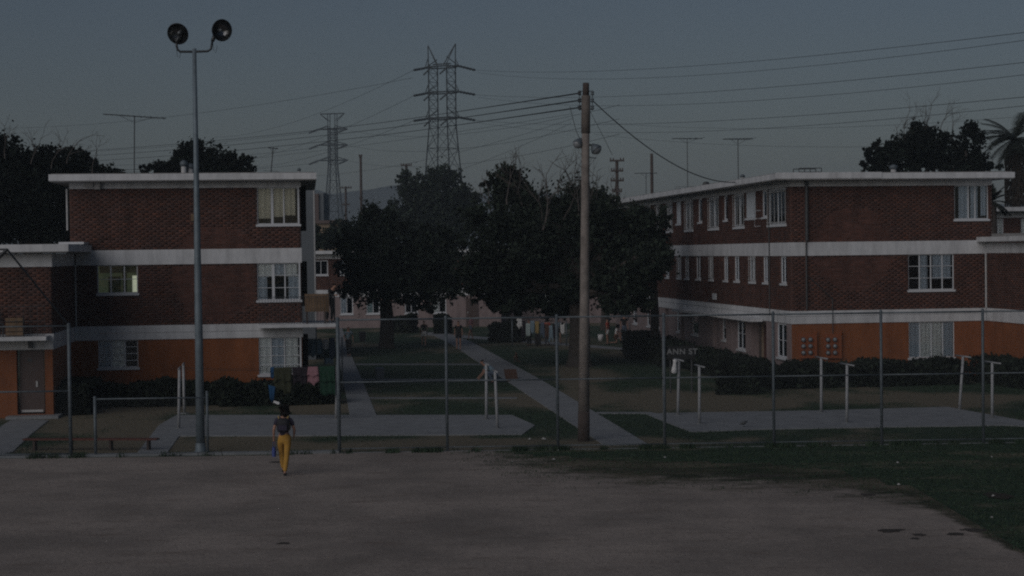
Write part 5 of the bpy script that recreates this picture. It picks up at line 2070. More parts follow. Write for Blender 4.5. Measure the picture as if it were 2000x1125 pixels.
def cloth(name, p0, p1, drop, m, label, cat='laundry', group='washing on the near line', taper=None, ragged=None, fold=0.03, dropb=None):
    taper = random.uniform(-0.3, 0.35) if taper is None else taper
    ragged = random.uniform(0.06, 0.2) if ragged is None else ragged
    # cloth hung over a line between two points, with folds and an uneven hem
    a, b_ = Vector(p0), Vector(p1)
    L = (b_ - a).length
    d = (b_ - a).normalized()
    nrm = Vector((-d.y, d.x, 0)).normalized()
    nu, nv = max(int(L / 0.035), 8), 9
    ph = random.uniform(0, 6)
    V, Fc = [], []
    for side, dr in ((-1, drop), (1, (dropb if dropb else drop * 0.55))):
        i0 = len(V)
        for i in range(nu + 1):
            u = i / nu
            hem = dr * (1 + ragged * math.sin(u * 9 + ph) + ragged * 0.6 * math.sin(u * 23 + ph))
            for j in range(nv + 1):
                v = j / nv
                uu = (u - 0.5) * (1 + taper * v) + 0.5
                wv = fold * v * math.sin(u * 17 + ph + v) + fold * 0.5 * v * math.sin(u * 41 + ph * 2)
                q = a + d * (uu * L) + nrm * (side * (0.006 + 0.02 * v) + wv) + Vector((0, 0, 0.008 - hem * v))
                V.append(tuple(q - a))
        for i in range(nu):
            for j in range(nv):
                k = i0 + i * (nv + 1) + j
                Fc.append((k, k + 1, k + nv + 2, k + nv + 1))
    me = bpy.data.meshes.new(name)
    me.from_pydata(V, [], Fc)
    me.update()
    me.materials.append(MT[m])
    me.polygons.foreach_set('use_smooth', [True] * len(me.polygons))
    o = link(name, me)
    o.location = a
    md = o.modifiers.new('thick', 'SOLIDIFY')
    md.thickness = 0.004
    return tag(o, label, cat, group)


line_d = (TP['b'][2] + Vector((0, -2.2, 0)) - TP['c'][2]).normalized()


def on_line(px, off=-0.45):
    """a point of the near washing line at a photograph column"""
    s0 = TP['c'][2] + Vector((0, off, 0.0))
    x = dp(px, 715, s0.y).x
    t = (s0.x - x) / -line_d.x
    q = s0 + line_d * t
    return q - Vector((0, 0, 0.03 + 0.0 * t))


sc = F / cT.y
cloth('hanging_trousers', on_line(568), on_line(533), 48 / sc, 'olive', 'olive green garment on the near washing line, next to the black one', taper=0.03)
cloth('hanging_shirt', on_line(601), on_line(569), 32 / sc, 'darkred', 'almost black garment on the near washing line between olive and pink', taper=-0.08)
cloth('hanging_blouse', on_line(620), on_line(601), 33 / sc, 'pinkc', 'pink garment on the near washing line', taper=0.25)
cloth('hanging_sheet', on_line(654), on_line(624), 56 / sc, 'green', 'dark green sheet on the near washing line beside the post', taper=0.0, ragged=0.03)
cloth('hanging_towel', on_line(533, -0.1), on_line(526, -0.1), 22 / sc, 'blue', 'blue cloth folded at the left end of the near washing line')
cloth('hanging_scarf', dp(524, 752, cT.y - 0.3), dp(538, 756, cT.y - 0.3), 30 / sc, 'blue', 'bright blue cloth hanging low in front of the hedge', taper=-0.5)
cloth('hanging_sock', dp(535, 783, cT.y - 0.32), dp(546, 786, cT.y - 0.32), 0.08, 'whitec', 'small white cloth tip under the bright blue cloth', ragged=0.2)
# pale washing on a farther line below the balcony
y0 = 68.5
for k, (xa, xb, yt, yb, m, lab) in enumerate(((600, 628, 662, 695, 'paleblue', 'large pale blue grey sheet under the balcony'), (630, 641, 663, 682, 'whitec', 'small pale cloth right of the blue grey sheet'),
                                              (642, 654, 660, 700, 'jeans', 'dark blue garment hanging nearest the fence end post'), (590, 600, 655, 700, 'black', 'black garment hung against the building corner'), (634, 650, 700, 711, 'paleblue', 'rumpled pale blue cloth just above the green sheet'))):
    cloth('hanging_wash', dp(xa, yt, y0), dp(xb, yt, y0), (yb - yt) * y0 / F, m, lab, group='washing under the balcony')
pA, pB = dp(586, 660, y0), dp(668, 660, y0)
wire('clothes_line', [pA, pB], 0.004, 'washing line under the balcony', 'washing lines', 'washing line')
o = empty('clothes_line_post', (pB.x, pB.y, 0), 0, 'slim post at the end of the washing line under the balcony', 'clothes line post', 'clothes line posts')
MB().tube([(0, 0, 0), (0, 0, pB.z + 0.03)], 0.03, 8).build('post', MT['galv'], o, True)
# far washing beyond the big tree
y1 = 100.0
far_w = [(1010, 1019, 620, 640, 'whitec', 'small bright white garment at the left of the far washing'), (1018, 1026, 627, 660, 'darkred', 'dark maroon garment in the far washing'), (1027, 1036, 632, 657, 'mint', 'pale mint dress in the far washing'),
         (1036, 1044, 627, 652, 'paleblue', 'blue grey garment next to the mint dress'), (1045, 1053, 628, 652, 'mustard', 'mustard yellow top in the far washing'), (1045, 1056, 652.5, 675, 'black', 'black trousers under the mustard top'),
         (1056, 1063, 630, 658, 'jeans', 'dark blue jeans in the far washing'), (1064, 1072, 633, 660, 'rust', 'rust coloured garment in the far washing'), (1072, 1079, 636, 665, 'paleblue', 'pale blue narrow garment in the far washing'), (1080, 1086, 633, 662, 'darkred', 'plum garment near the end of the far washing'), (1094, 1103, 631, 653, 'whitec', 'pale shirt right of the fence post in the far washing')]
for (xa, xb, yt, yb, m, lab) in far_w:
    cloth('hanging_wash', dp(xa, yt, y1), dp(xb, yt, y1), (yb - yt) * y1 / F, m, lab, group='washing beyond the big tree')
pA, pB = dp(1000, 626, y1), dp(1106, 629, y1)
for q, lab in ((pA, 'left'), (pB, 'right')):
    o = empty('clothes_line_post', (q.x, q.y, 0), 0, f'post at the {lab} end of the far washing by the big tree trunk', 'clothes line post', 'clothes line posts')
    MB().tube([(0, 0, 0), (0, 0, q.z + 0.05)], 0.04, 8).build('post', MT['galv'], o, True)
wire('clothes_line', [pA, pB], 0.006, 'far washing line beyond the big tree', 'washing lines', 'washing line')
# white bag on the post under the sign
pF = TP['f'][2] + Vector((-0.13, -0.1, 0.05))
ob_ = MB().lathe([(0, 0.02), (-0.03, 0.08), (-0.12, 0.055), (-0.3, 0.085), (-0.42, 0.095), (-0.47, 0.06), (-0.48, 0)], (0, 0, 0), (0.1, 0, 1), 10)
o = ob_.build('hanging_bag', MT['whitec'], None, True)
o.location = pF
tag(o, 'bright white bag hanging on the post below the ANN ST sign', 'bag')


# ------------------------------------------------------------------ sign
sgp = dp(1303, 676, 66)
sg1 = dp(1357, 676, 66)
so_ = empty('street_sign', (sgp.x, sgp.y, 0), 0, 'black sign board lettered ANN ST in front of the hedge', 'sign')
zt, zb_ = sgp.z, dp(1330, 702, 66).z
sw = sg1.x - sgp.x
MB().box(0, sw, -0.02, 0.02, zb_, zt).build('board', MT['signblack'], so_)
for x in (0.12, sw - 0.12):
    MB().tube([(x, 0.05, 0), (x, 0.05, zt)], 0.03, 8).build('post', MT['pipe'], so_)
fc_ = bpy.data.curves.new('lettering', 'FONT')
fc_.body = 'ANN ST'
fc_.size = 0.30
fc_.extrude = 0.003
fc_.offset = 0.006
fc_.space_character = 1.12
fc_.align_x = 'CENTER'
fc_.align_y = 'CENTER'
fc_.materials.append(MT['signwhite'])
tmp = bpy.data.objects.new('lettering_curve', fc_)
COL.objects.link(tmp)
dgr = bpy.context.evaluated_depsgraph_get()
lme = bpy.data.meshes.new_from_object(tmp.evaluated_get(dgr))
bpy.data.objects.remove(tmp)
lme.name = 'lettering'
lt = link('lettering', lme, so_)
lt.location = (sw * 0.54, -0.025, dp(1330, 687, 66).z)
lt.rotation_euler = (R(90), 0, 0)


# ------------------------------------------------------------------ people
def skin(name, verts, edges, radii, m, parent, sub=2, root=0):
    me = bpy.data.meshes.new(name)
    me.from_pydata([tuple(v) for v in verts], edges, [])
    me.update()
    me.materials.append(m)
    o = link(name, me, parent)
    md = o.modifiers.new('skin', 'SKIN')
    md.use_smooth_shade = True
    for i, v in enumerate(me.skin_vertices[0].data):
        r = radii[i]
        v.radius = r if isinstance(r, tuple) else (r, r)
        v.use_root = (i == root)
    s2 = o.modifiers.new('sub', 'SUBSURF')
    s2.levels = sub
    s2.render_levels = sub
    return o


class Chain:
    def __init__(s):
        s.v, s.e, s.r, s.n = [], [], [], {}

    def add(s, name, p, r, parent=None):
        s.n[name] = len(s.v)
        s.v.append(Vector(p))
        s.r.append(r)
        if parent is not None:
            s.e.append((s.n[parent], s.n[name]))
        return s


POSES = {
    'walk': dict(pelvis=(.012, 0, .94), waist=(0, .01, 1.07), chest=(0, .03, 1.25), neckb=(0, .02, 1.41), neck=(0, .03, 1.48), head=(0, .05, 1.57), crown=(0, .03, 1.66),
                 shL=(-.175, .02, 1.375), elL=(-.245, -.05, 1.13), wrL=(-.255, .04, .91), shR=(.175, .02, 1.36), elR=(.255, .03, 1.12), wrR=(.225, .20, .97),
                 hiL=(-.09, .01, .90), knL=(-.085, .20, .52), anL=(-.055, .26, .12), toL=(-.06, .39, .07), hiR=(.095, -.01, .91), knR=(.06, -.02, .49), anR=(.015, -.14, .08), toR=(.03, -.01, .035)),
    'stand': dict(pelvis=(0, 0, .93), waist=(0, .0, 1.07), chest=(0, .01, 1.25), neckb=(0, .01, 1.41), neck=(0, .02, 1.48), head=(0, .03, 1.57), crown=(0, .02, 1.66),
                  shL=(-.17, 0, 1.38), elL=(-.22, -.02, 1.11), wrL=(-.22, .05, .88), shR=(.17, 0, 1.38), elR=(.22, -.02, 1.12), wrR=(.21, .06, .88),
                  hiL=(-.09, 0, .90), knL=(-.10, .02, .49), anL=(-.10, -.01, .08), toL=(-.11, .12, .035), hiR=(.09, 0, .90), knR=(.10, .02, .49), anR=(.10, -.01, .08), toR=(.11, .12, .035)),
    'lean': dict(pelvis=(0, 0, .93), waist=(0, .06, 1.06), chest=(0, .20, 1.20), neckb=(0, .32, 1.31), neck=(0, .38, 1.36), head=(0, .45, 1.42), crown=(0, .47, 1.50),
                 shL=(-.17, .28, 1.27), elL=(-.22, .45, 1.10), wrL=(-.12, .62, 1.08), shR=(.17, .28, 1.27), elR=(.22, .45, 1.10), wrR=(.10, .64, 1.09),
                 hiL=(-.09, 0, .90), knL=(-.10, .04, .49), anL=(-.10, -.03, .08), toL=(-.11, .10, .035), hiR=(.09, 0, .90), knR=(.10, .04, .49), anR=(.10, -.03, .08), toR=(.11, .10, .035)),
    'crouch': dict(pelvis=(0, 0, .38), waist=(0, .10, .50), chest=(0, .26, .60), neckb=(0, .40, .70), neck=(0, .46, .74), head=(0, .53, .80), crown=(0, .55, .89),
                   shL=(-.17, .36, .66), elL=(-.22, .48, .42), wrL=(-.14, .62, .24), shR=(.17, .36, .66), elR=(.22, .45, .42), wrR=(.12, .62, .26),
                   hiL=(-.09, 0, .36), knL=(-.20, .36, .42), anL=(-.14, .10, .08), toL=(-.16, .24, .035), hiR=(.09, 0, .36), knR=(.20, -.15, .10), anR=(.16, -.50, .08), toR=(.16, -.60, .035)),
    'kneel': dict(pelvis=(0, 0, .50), waist=(0, .02, .63), chest=(0, .06, .80), neckb=(0, .10, .95), neck=(0, .12, 1.0), head=(0, .16, 1.09), crown=(0, .16, 1.18),
                  shL=(-.17, .07, .92), elL=(-.22, .16, .70), wrL=(-.14, .36, .62), shR=(.17, .07, .92), elR=(.22, .16, .70), wrR=(.14, .36, .60),
                  hiL=(-.09, 0, .48), knL=(-.10, .30, .50), anL=(-.10, .28, .08), toL=(-.10, .42, .035), hiR=(.09, 0, .48), knR=(.10, .10, .08), anR=(.10, -.32, .07), toR=(.10, -.42, .03)),
}


def person(loc, rz, scale, pose, label, top, bottom, hairlen=0.0, sleeves='short', legs='long', shoes='black', head_turn=0.0, fingers=False, sub=1, group=None, mirror=False):
    J = {k: Vector(v) for k, v in POSES[pose].items()}
    if mirror:
        J = {k: Vector((-v.x, v.y, v.z)) for k, v in J.items()}
    o = empty('person', loc, rz, label, 'person', group)
    o.scale = (scale,) * 3
    c = Chain()
    c.add('pelvis', J['pelvis'], (.125, .10))
    c.add('waist', J['waist'], (.105, .085), 'pelvis')
    c.add('chest', J['chest'], (.135, .10), 'waist')
    c.add('neckb', J['neckb'], (.075, .065), 'chest')
    c.add('neck', J['neck'], .048, 'neckb')
    c.add('head', J['head'], (.078, .092), 'neck')
    c.add('crown', J['crown'], (.055, .065), 'head')
    hd = Vector((math.sin(head_turn), math.cos(head_turn), 0))
    if fingers:
        c.add('nose', J['head'] + hd * 0.105 + Vector((0, 0, .005)), .012, 'head')
        c.add('chin', J['head'] + hd * 0.075 + Vector((0, 0, -.075)), .024, 'head')
    for S in 'LR':
        sg = -1 if J['sh' + S].x < 0 else 1
        c.add('sh' + S, J['sh' + S], .052, 'neckb')
        c.add('el' + S, J['el' + S], .036, 'sh' + S)
        c.add('wr' + S, J['wr' + S], .024, 'el' + S)
        fd = (J['wr' + S] - J['el' + S]).normalized()
        pm = J['wr' + S] + fd * 0.055
        c.add('palm' + S, pm, (.032, .020), 'wr' + S)
        if fingers:
            for q, (ox, L) in enumerate(((-.024, .060), (-.008, .070), (.009, .066), (.024, .052))):
                a = pm + fd * 0.035 + Vector((0, ox, 0))
                c.add(f'f{S}{q}', a, .0085, 'palm' + S)
                c.add(f'g{S}{q}', a + fd * L * 0.55 + Vector((-sg * 0.008, 0, 0)), .008, f'f{S}{q}')
                c.add(f'h{S}{q}', a + fd * L + Vector((-sg * 0.026, 0, 0)), .0065, f'g{S}{q}')
            a = J['wr' + S] + fd * 0.03 + Vector((0, 0.024, 0))
            c.add(f't{S}', a, .010, 'palm' + S)
            c.add(f'u{S}', a + fd * 0.03 + Vector((-sg * .006, 0.024, 0)), .009, f't{S}')
        else:
            c.add('tip' + S, pm + fd * 0.075, (.018, .012), 'palm' + S)
        c.add('hi' + S, J['hi' + S], .085, 'pelvis')
        c.add('kn' + S, J['kn' + S], .052, 'hi' + S)
        c.add('an' + S, J['an' + S], .034, 'kn' + S)
        c.add('to' + S, J['to' + S], .028, 'an' + S)
    skin('body', c.v, c.e, c.r, MT['skin'], o, sub)
    # shirt
    t = Chain()
    t.add('waist', J['pelvis'] + Vector((0, 0, -.03)), (.142, .118))
    t.add('w2', J['waist'], (.122, .102), 'waist')
    t.add('chest', J['chest'], (.152, .118), 'w2')
    t.add('neckb', J['neckb'] + Vector((0, 0, -.02)), (.088, .078), 'chest')
    for S in 'LR':
        t.add('sh' + S, J['sh' + S], .066, 'neckb')
        e = J['sh' + S].lerp(J['el' + S], 0.62 if sleeves == 'short' else 0.98)
        t.add('el' + S, e, .054 if sleeves == 'short' else .048, 'sh' + S)
        if sleeves == 'long':
            t.add('wr' + S, J['el' + S].lerp(J['wr' + S], 0.92), .036, 'el' + S)
    skin('shirt', t.v, t.e, t.r, MT[top], o, sub)
    b_ = Chain()
    b_.add('pelvis', J['pelvis'], (.158, .132))
    b_.add('belt', J['pelvis'].lerp(J['waist'], 1.0), (.122, .102), 'pelvis')
    for S in 'LR':
        b_.add('hi' + S, J['hi' + S] + Vector((0, -.01, -.04)), .104, 'pelvis')
        if legs == 'long':
            b_.add('th' + S, J['hi' + S].lerp(J['kn' + S], .5), .088, 'hi' + S)
            b_.add('kn' + S, J['kn' + S], .070, 'th' + S)
            b_.add('cf' + S, J['kn' + S].lerp(J['an' + S], .5), .066, 'kn' + S)
            b_.add('an' + S, J['kn' + S].lerp(J['an' + S], .94), .052, 'cf' + S)
        else:
            b_.add('kn' + S, J['hi' + S].lerp(J['kn' + S], .62), .086, 'hi' + S)
    skin('trousers' if legs == 'long' else 'shorts', b_.v, b_.e, b_.r, MT[bottom], o, sub)
    for S in 'LR':
        s_ = Chain()
        s_.add('a', J['an' + S] + Vector((0, -.03, -.035)), (.042, .040))
        s_.add('b', J['an' + S].lerp(J['to' + S], .5) + Vector((0, 0, -.012)), (.044, .034), 'a')
        s_.add('c', J['to' + S] + Vector((0, .03, 0)), (.038, .026), 'b')
        skin('shoe', s_.v, s_.e, s_.r, MT[shoes], o, sub)
    h = Chain()
    h.add('a', J['head'] - hd * 0.026 + Vector((0, 0, .035)), (.108, .116))
    h.add('b', J['crown'] - hd * 0.01 + Vector((0, 0, .012)), (.080, .085), 'a')
    if hairlen > 0:
        h.add('c', J['head'] - hd * 0.045 + Vector((0, 0, -.045)), (.112, .085), 'a')
        h.add('d', J['head'] - hd * 0.055 + Vector((0, 0, -.05 - hairlen)), (.095, .055), 'c')
    skin('hair', h.v, h.e, h.r, MT['hair'], o, sub)
    return o, J


wb = gp(556, 929)
walker, WJ = person(wb, R(2), 1.0, 'walk', 'person in mustard yellow trousers walking away across the bare field with a dark backpack', 'navy', 'yellow', hairlen=0.13,
                    head_turn=R(-68), fingers=True, sub=2)
# backpack: body, flap, pocket and straps, worn by the walker
bpk = empty('backpack', (wb.x, wb.y - 0.16, 1.10), R(2), 'dark backpack on the back of the person in yellow trousers', 'backpack')
mb = MB()
prof = [(0.0, 0.135, 0.07), (0.05, 0.15, 0.095), (0.18, 0.15, 0.10), (0.28, 0.14, 0.085), (0.33, 0.10, 0.05)]
nn = 16
for (z, rx, ry) in prof:
    for j in range(nn):
        a = 2 * math.pi * j / nn
        sx, sy = math.copysign(abs(math.cos(a)) ** 0.6, math.cos(a)), math.copysign(abs(math.sin(a)) ** 0.6, math.sin(a))
        mb.v.append((sx * rx, sy * ry, z))
for i in range(len(prof) - 1):
    for j in range(nn):
        mb.f.append((i * nn + j, i * nn + (j + 1) % nn, (i + 1) * nn + (j + 1) % nn, (i + 1) * nn + j))
mb.f.append(tuple(range(nn))[::-1])
mb.f.append(tuple(range((len(prof) - 1) * nn, len(prof) * nn)))
mb.build('main_bag', MT['pack'], bpk, True)
MB().box(-0.10, 0.10, -0.135, -0.09, 0.04, 0.17).build('front_pocket', MT['navy'], bpk)
for sx in (-1, 1):
    st = MB()
    pts = [(sx * 0.10, 0.03, 0.31), (sx * 0.125, 0.12, 0.37), (sx * 0.13, 0.25, 0.34), (sx * 0.14, 0.30, 0.2), (sx * 0.15, 0.22, 0.05), (sx * 0.13, 0.06, 0.02)]
    st.tube(pts, 0.018, 6)
    st.build('strap', MT['mustard'], bpk, True)
# blue bag held low in the left hand
hl = Vector(WJ['wrL']) + Vector((0, 0, -0.10))
bgp = Matrix.Translation(wb) @ Matrix.Rotation(R(2), 4, 'Z') @ hl
bag = empty('hand_bag', bgp, 0, 'small blue bag dangling from the left hand of the person in yellow trousers', 'bag')
MB().tube([(-0.03, 0, -0.10), (-0.025, 0, 0.0), (0.0, 0, 0.03), (0.025, 0, 0.0), (0.03, 0, -0.10)], 0.006, 5).build('handle', MT['bluebag'], bag)
mb = MB()
for (z, rx, ry) in ((-0.10, 0.035, 0.04), (-0.15, 0.05, 0.07), (-0.28, 0.055, 0.09), (-0.34, 0.045, 0.075)):
    for j in range(10):
        a = 2 * math.pi * j / 10
        mb.v.append((math.cos(a) * rx, math.sin(a) * ry, z))
for i in range(3):
    for j in range(10):
        mb.f.append((i * 10 + j, i * 10 + (j + 1) % 10, (i + 1) * 10 + (j + 1) % 10, (i + 1) * 10 + j))
mb.f.append(tuple(range(10)))
mb.f.append(tuple(range(30, 40))[::-1])
mb.build('pouch', MT['bluebag'], bag, True)

pb_ = LB.m @ Vector((1.05, 0.35, zb))
person(pb_, R(215), 0.97, 'lean', 'person in black leaning over the railing at the right end of the balcony', 'black', 'black', sleeves='long')
person(gp(681, 697), R(190), 0.95, 'walk', 'child in a pale blue shirt on the left path beside the fence end', 'paleblue', 'black', legs='long')
person(gp(829, 678), R(20), 0.92, 'walk', 'child in white shorts with dark top on the far lawn', 'black', 'whitec', legs='short')
person(gp(896, 684), R(170), 0.98, 'stand', 'person dressed in black on the central path', 'black', 'black', sleeves='short', legs='short')
person(gp(968, 748), R(100), 1.08, 'crouch', 'person in pale top crouching low on the central path behind the two white posts', 'paleblue', 'jeans')
person(gp(1187, 673), R(70), 0.90, 'stand', 'child in a red shirt and white shorts near the big tree', 'redc', 'whitec', legs='short')
person(gp(1010, 707), R(60), 0.42, 'kneel', 'tiny rust coloured figure squatting on the grass above the central path', 'rust', 'rust')
person(gp(1219, 668), R(200), 1.0, 'stand', 'person in dark clothes by the shrub near the pink wall', 'black', 'jeans')

for k, (x, y, rz_, ps, tp_, bt_, lg, lab) in enumerate((
        (1034, 676, 40, 'stand', 'mint', 'black', 'long', 'person in a pale top standing at the left part of the far washing'),
        (1069, 674, 150, 'stand', 'redc', 'jeans', 'long', 'person in a dull red top behind the far washing near the fence post'),
        (1090, 672, 200, 'walk', 'paleblue', 'black', 'short', 'person in a light blue top by the big tree trunk'),
        (1203, 671, 250, 'kneel', 'whitec', 'rust', 'short', 'small child in white kneeling beside the red shirted child'),
        (921, 664, 120, 'walk', 'pinkc', 'jeans', 'short', 'child in a pink top beyond the person in black on the path'))):
    person(gp(x, y), R(rz_), 0.92, ps, lab, tp_, bt_, legs=lg, hairlen=0.05 * (k % 2))

# reddish mat behind the crouching person
mt_ = gp(1000, 742)
o = MB().box(-0.28, 0.28, -0.01, 0.01, 0.0, 0.50).build('cardboard_sheet', MT['rust'])
o.location = mt_
o.rotation_euler = (R(-28), 0, R(20))
tag(o, 'reddish brown sheet of cardboard behind the crouching person', 'cardboard')
# bucket by the red shirted child
bk = gp(1173, 667)
o = empty('bucket', bk, 0, 'white bucket left of the child in the red shirt', 'bucket')
MB().lathe([(0, 0), (0, 0.13), (0.42, 0.17), (0.42, 0.155), (0.05, 0.12), (0.05, 0)], (0, 0, 0), n=14).build('pail', MT['whitec'], o, True)
MB().tube([(-0.165, 0, 0.40), (-0.12, 0, 0.54), (0, 0, 0.60), (0.12, 0, 0.54), (0.165, 0, 0.40)], 0.007, 5).build('handle', MT['galv'], o)


def wheelie(px, py, wpx, hpx, label, m):
    p = gp(px, py)
    s = p.y / F
    W_, H_ = wpx * s, hpx * s
    o = empty('rubbish_bin', p, R(10), label, 'rubbish bin', 'bins on the lawn')
    mb = MB()
    for (z, k) in ((0.04, 0.80), (H_ * 0.9, 1.0)):
        mb.v += [(-W_ / 2 * k, -W_ / 2 * k, z), (W_ / 2 * k, -W_ / 2 * k, z), (W_ / 2 * k, W_ / 2 * k, z), (-W_ / 2 * k, W_ / 2 * k, z)]
    mb.f += [(0, 3, 2, 1), (0, 1, 5, 4), (1, 2, 6, 5), (2, 3, 7, 6), (3, 0, 4, 7)]
    mb.build('body', MT[m], o)
    mb = MB()
    w = W_ / 2 * 1.08
    mb.v = [(-w, -w, H_ * 0.9), (w, -w, H_ * 0.9), (w, w, H_ * 0.92), (-w, w, H_ * 0.92), (-w * .8, -w * .8, H_ * .96), (w * .8, -w * .8, H_ * .96), (w * .8, w * .8, H_), (-w * .8, w * .8, H_)]
    mb.f = [tuple(q) for q in BOXF]
    mb.build('lid', MT[m], o)
    return o


wheelie(742, 746, 17, 29, 'blue grey rubbish bin on the lawn between the side paths', 'bin')
wheelie(708, 668, 13, 20, 'dark rubbish bin farther back near the left path', 'pack')

# seated clutter on the wing balcony: a chair and a crate
cpos = LB.m @ Vector((-10.2, -6.5, zw))
o = empty('balcony_chair', cpos, LB.a + 0.4, 'dark chair on the balcony of the left wing', 'chair')
MB().box(-0.24, 0.24, -0.24, 0.24, 0.42, 0.46).build('seat', MT['pipe'], o)
MB().box(-0.24, 0.24, 0.22, 0.26, 0.47, 0.92).build('backrest', MT['pipe'], o)
for x in (-.21, .21):
    for y in (-.21, .21):
        MB().box(x - .02, x + .02, y - .02, y + .02, 0, 0.418).build('leg', MT['pipe'], o)
o = empty('wooden_crate', LB.m @ Vector((-9.55, -6.45, zw)), LB.a, 'brown crate beside the chair on the balcony of the left wing', 'crate')
for k in range(4):
    MB().box(-0.28, 0.28, -0.22, -0.19, 0.02 + k * 0.16, 0.15 + k * 0.16).build('slat', MT['ply'], o)
MB().box(-0.27, 0.27, -0.185, 0.2, 0.0, 0.6).build('inner_box', MT['darkwood'], o)

# far lit string of porch lamps on the distant block
zl = ffr.hit(Face('front', -0.4), 599, 516)
lo = empty('porch_lamp', ffr.m @ Vector((zl[0], -0.4, zl[1])), 0, 'upper small warm porch lamp right of the left block', 'lamp', 'warm porch lamps')
MB().lathe([(-0.07, 0), (-0.05, 0.06), (0, 0.08), (0.05, 0.06), (0.07, 0)], (0, 0, 0), n=10).build('globe', MT['lamp'], lo, True)
MB().tube([(0, 0, 0.07), (0, 0.36, 0.12)], 0.015, 5).build('bracket', MT['pipe'], lo)
zl2 = ffr.hit(Face('front', -0.4), 602, 527)
lo2 = copy_tree(lo)
lo2.location = ffr.m @ Vector((zl2[0], -0.4, zl2[1]))
lo2['label'] = 'lower small warm porch lamp right of the left block'

# a small pale bird on the right drying yard and bits of litter
bd = gp(1453, 836)
bm = MB()
bm.tube([(-0.13, 0, 0.09), (-0.05, 0, 0.11), (0.03, 0, 0.13), (0.08, 0, 0.17), (0.12, 0, 0.17)], [0.012, 0.045, 0.05, 0.03, 0.006], 7)
bm.tube([(0, 0.02, 0.09), (0.01, 0.02, 0)], 0.006, 4)
bm.tube([(0, -0.02, 0.09), (0.01, -0.02, 0)], 0.006, 4)
o = bm.build('pigeon', MT['pipe'], None, True)
o.location = bd + Vector((0, 0, 0.03))
tag(o, 'dark pigeon standing on the right drying yard', 'bird')
LIT = [(1090, 881, 'beside the third fence post'), (1082, 899, 'on bare ground nearer than the third fence post'), (760, 884, 'at the kerb right of the walker'), (1299, 895, 'below the post near the ANN ST sign'), (1753, 905, 'on the right grass verge'), (1755, 948, 'at the grass and dirt edge on the right'),
       (1937, 894, 'on the grass near the last fence post'), (1940, 970, 'isolated on the far right grass beside the brown patch'), (1035, 860, 'behind the fence on dry grass, the larger piece'), (1062, 860, 'behind the fence on dry grass, the flatter piece'), (1001, 903, 'on the dirt in the middle'), (1937, 1012, 'near the bottom of the right grass')]
for k, (x, y, lab) in enumerate(LIT):
    p = gp(x, y)
    s_ = random.uniform(0.03, 0.055) * (1.4 if 1030 < x < 1070 else 1)
    mb = MB()
    ring = [(math.cos(a) * s_ * random.uniform(.6, 1.2), math.sin(a) * s_ * random.uniform(.5, 1), random.uniform(0.0, 0.015)) for a in np.linspace(0, 2 * math.pi, 8)[:-1]]
    mb.v = ring + [(0, 0, s_ * 0.8)]
    mb.f = [(i, (i + 1) % 7, 7) for i in range(7)]
    o = mb.build('paper_scrap', MT['litter'])
    o.location = p + Vector((0, 0, 0.03 if y < 870 else 0.012))
    tag(o, 'crumpled white paper scrap ' + lab, 'litter', 'scraps of litter')
# loose stones on the bare field
n = 24000
P = np.stack([rng.uniform(-17, 16, n), rng.uniform(29, 50, n)], -1)
P = P[(P[:, 1] < np.interp(P[:, 0], rimx, rimd) - 0.3)]
n = len(P)
sz = rng.uniform(0.005, 0.014, n) * np.where(rng.uniform(0, 1, n) > 0.985, 1.9, 1.0)
ang = rng.uniform(0, 6.28, n)
vv = []
for k in range(3):
    vv.append(np.stack([P[:, 0] + np.cos(ang + k * 2.09) * sz, P[:, 1] + np.sin(ang + k * 2.09) * sz, np.full(n, 0.006)], -1))
vv.append(np.stack([P[:, 0], P[:, 1], 0.006 + sz * 0.9], -1))
vv = np.stack(vv, 1).reshape(-1, 3)
b0_ = np.arange(n)[:, None, None] * 4
ff = (b0_ + np.array([[0, 1, 3], [1, 2, 3], [2, 0, 3]])[None]).reshape(-1, 3)
tn = np.repeat(rng.uniform(0.35, 1.5, n), 3)
stuff(np_mesh('loose_stones', vv, ff, mat("loose_stone", (0.22, 0.20, 0.19), 0.9, 0.2, 3, attr='tone'), tone=np.stack([tn, tn, tn, np.ones(len(tn))], -1)))
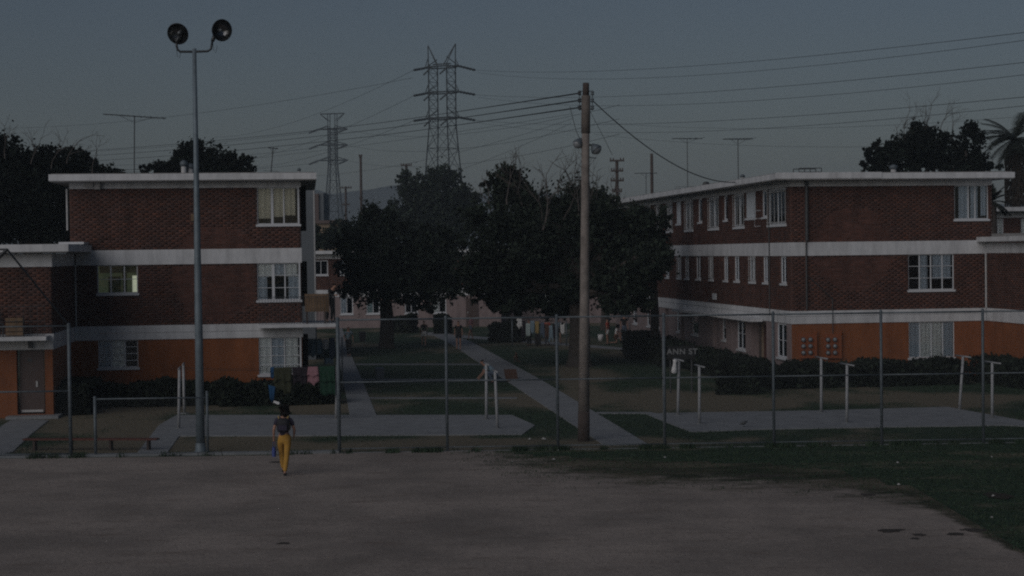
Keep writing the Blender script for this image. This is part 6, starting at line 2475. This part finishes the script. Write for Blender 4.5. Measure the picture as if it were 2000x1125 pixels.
# worn holes in the dirt
hole = mat("damp_dark_soil", (0.05, 0.043, 0.038), 0.95, 0.3, 3)
for k, (x, y, w_, h_) in enumerate(((1695, 967, 15, 3), (1738, 1037, 32, 4), (1795, 1045, 14, 2.5), (1788, 1053, 10, 2), (555, 1062, 15, 2.2), (1905, 1036, 30, 4), (1865, 1044, 20, 3), (540, 903, 14, 1.6), (1500, 930, 40, 2.0))):
    c = gp(x, y)
    a = (gp(x + w_, y) - c).length
    b2 = (gp(x, y - h_) - c).length
    pts = []
    for i in range(18):
        t = 2 * math.pi * i / 18
        q = random.uniform(0.65, 1.15)
        pts.append((c.x + math.cos(t) * a * q, c.y + math.sin(t) * b2 * q))
    poly_sheet('dirt_patch', pts, 0.011, hole)
c = gp(1950, 969)
poly_sheet('dirt_patch', [(c.x + math.cos(t) * 0.32 * random.uniform(.7, 1.2), c.y + math.sin(t) * 0.5 * random.uniform(.7, 1.2)) for t in np.linspace(0, 6.28, 15)[:-1]], 0.015, MT['thatch'])

# ------------------------------------------------------------------ hills and haze
hx = np.linspace(-700, 900, 90)
hm = MB()
hp = [dp(x, y, 1400) for x, y in ((-500, 395), (200, 385), (420, 372), (560, 362), (650, 372), (720, 362), (770, 358), (850, 372), (1000, 382), (1200, 390), (1600, 392), (2400, 400))]
X0 = np.linspace(hp[0].x, hp[-1].x, 120)
Z0 = np.interp(X0, [p.x for p in hp], [p.z for p in hp])
Z0 = Z0 + np.sin(X0 * 0.06) * 1.2 + np.sin(X0 * 0.021 + 1) * 2.2 + rng.normal(0, 0.5, 120)
for i in range(120):
    hm.v += [(X0[i], 1250, -1), (X0[i], 1400, Z0[i]), (X0[i], 1560, -1)]
for i in range(119):
    a = 3 * i
    hm.f += [(a, a + 3, a + 4, a + 1), (a + 1, a + 4, a + 5, a + 2)]
struct(hm.build('hills', MT['hill'], None, True))

hz_ = MB().box(-1900, 1900, -60, 1620, -1.0, 75.0).build('haze', None)
hmat = bpy.data.materials.new('haze')
hmat.use_nodes = True
t = hmat.node_tree
t.nodes.clear()
oo = t.nodes.new('ShaderNodeOutputMaterial')
pv = t.nodes.new('ShaderNodeVolumePrincipled')
pv.inputs['Color'].default_value = (0.72, 0.86, 0.97, 1)
pv.inputs['Density'].default_value = 0.00055
t.links.new(pv.outputs[0], oo.inputs['Volume'])
hz_.data.materials.append(hmat)
stuff(hz_)
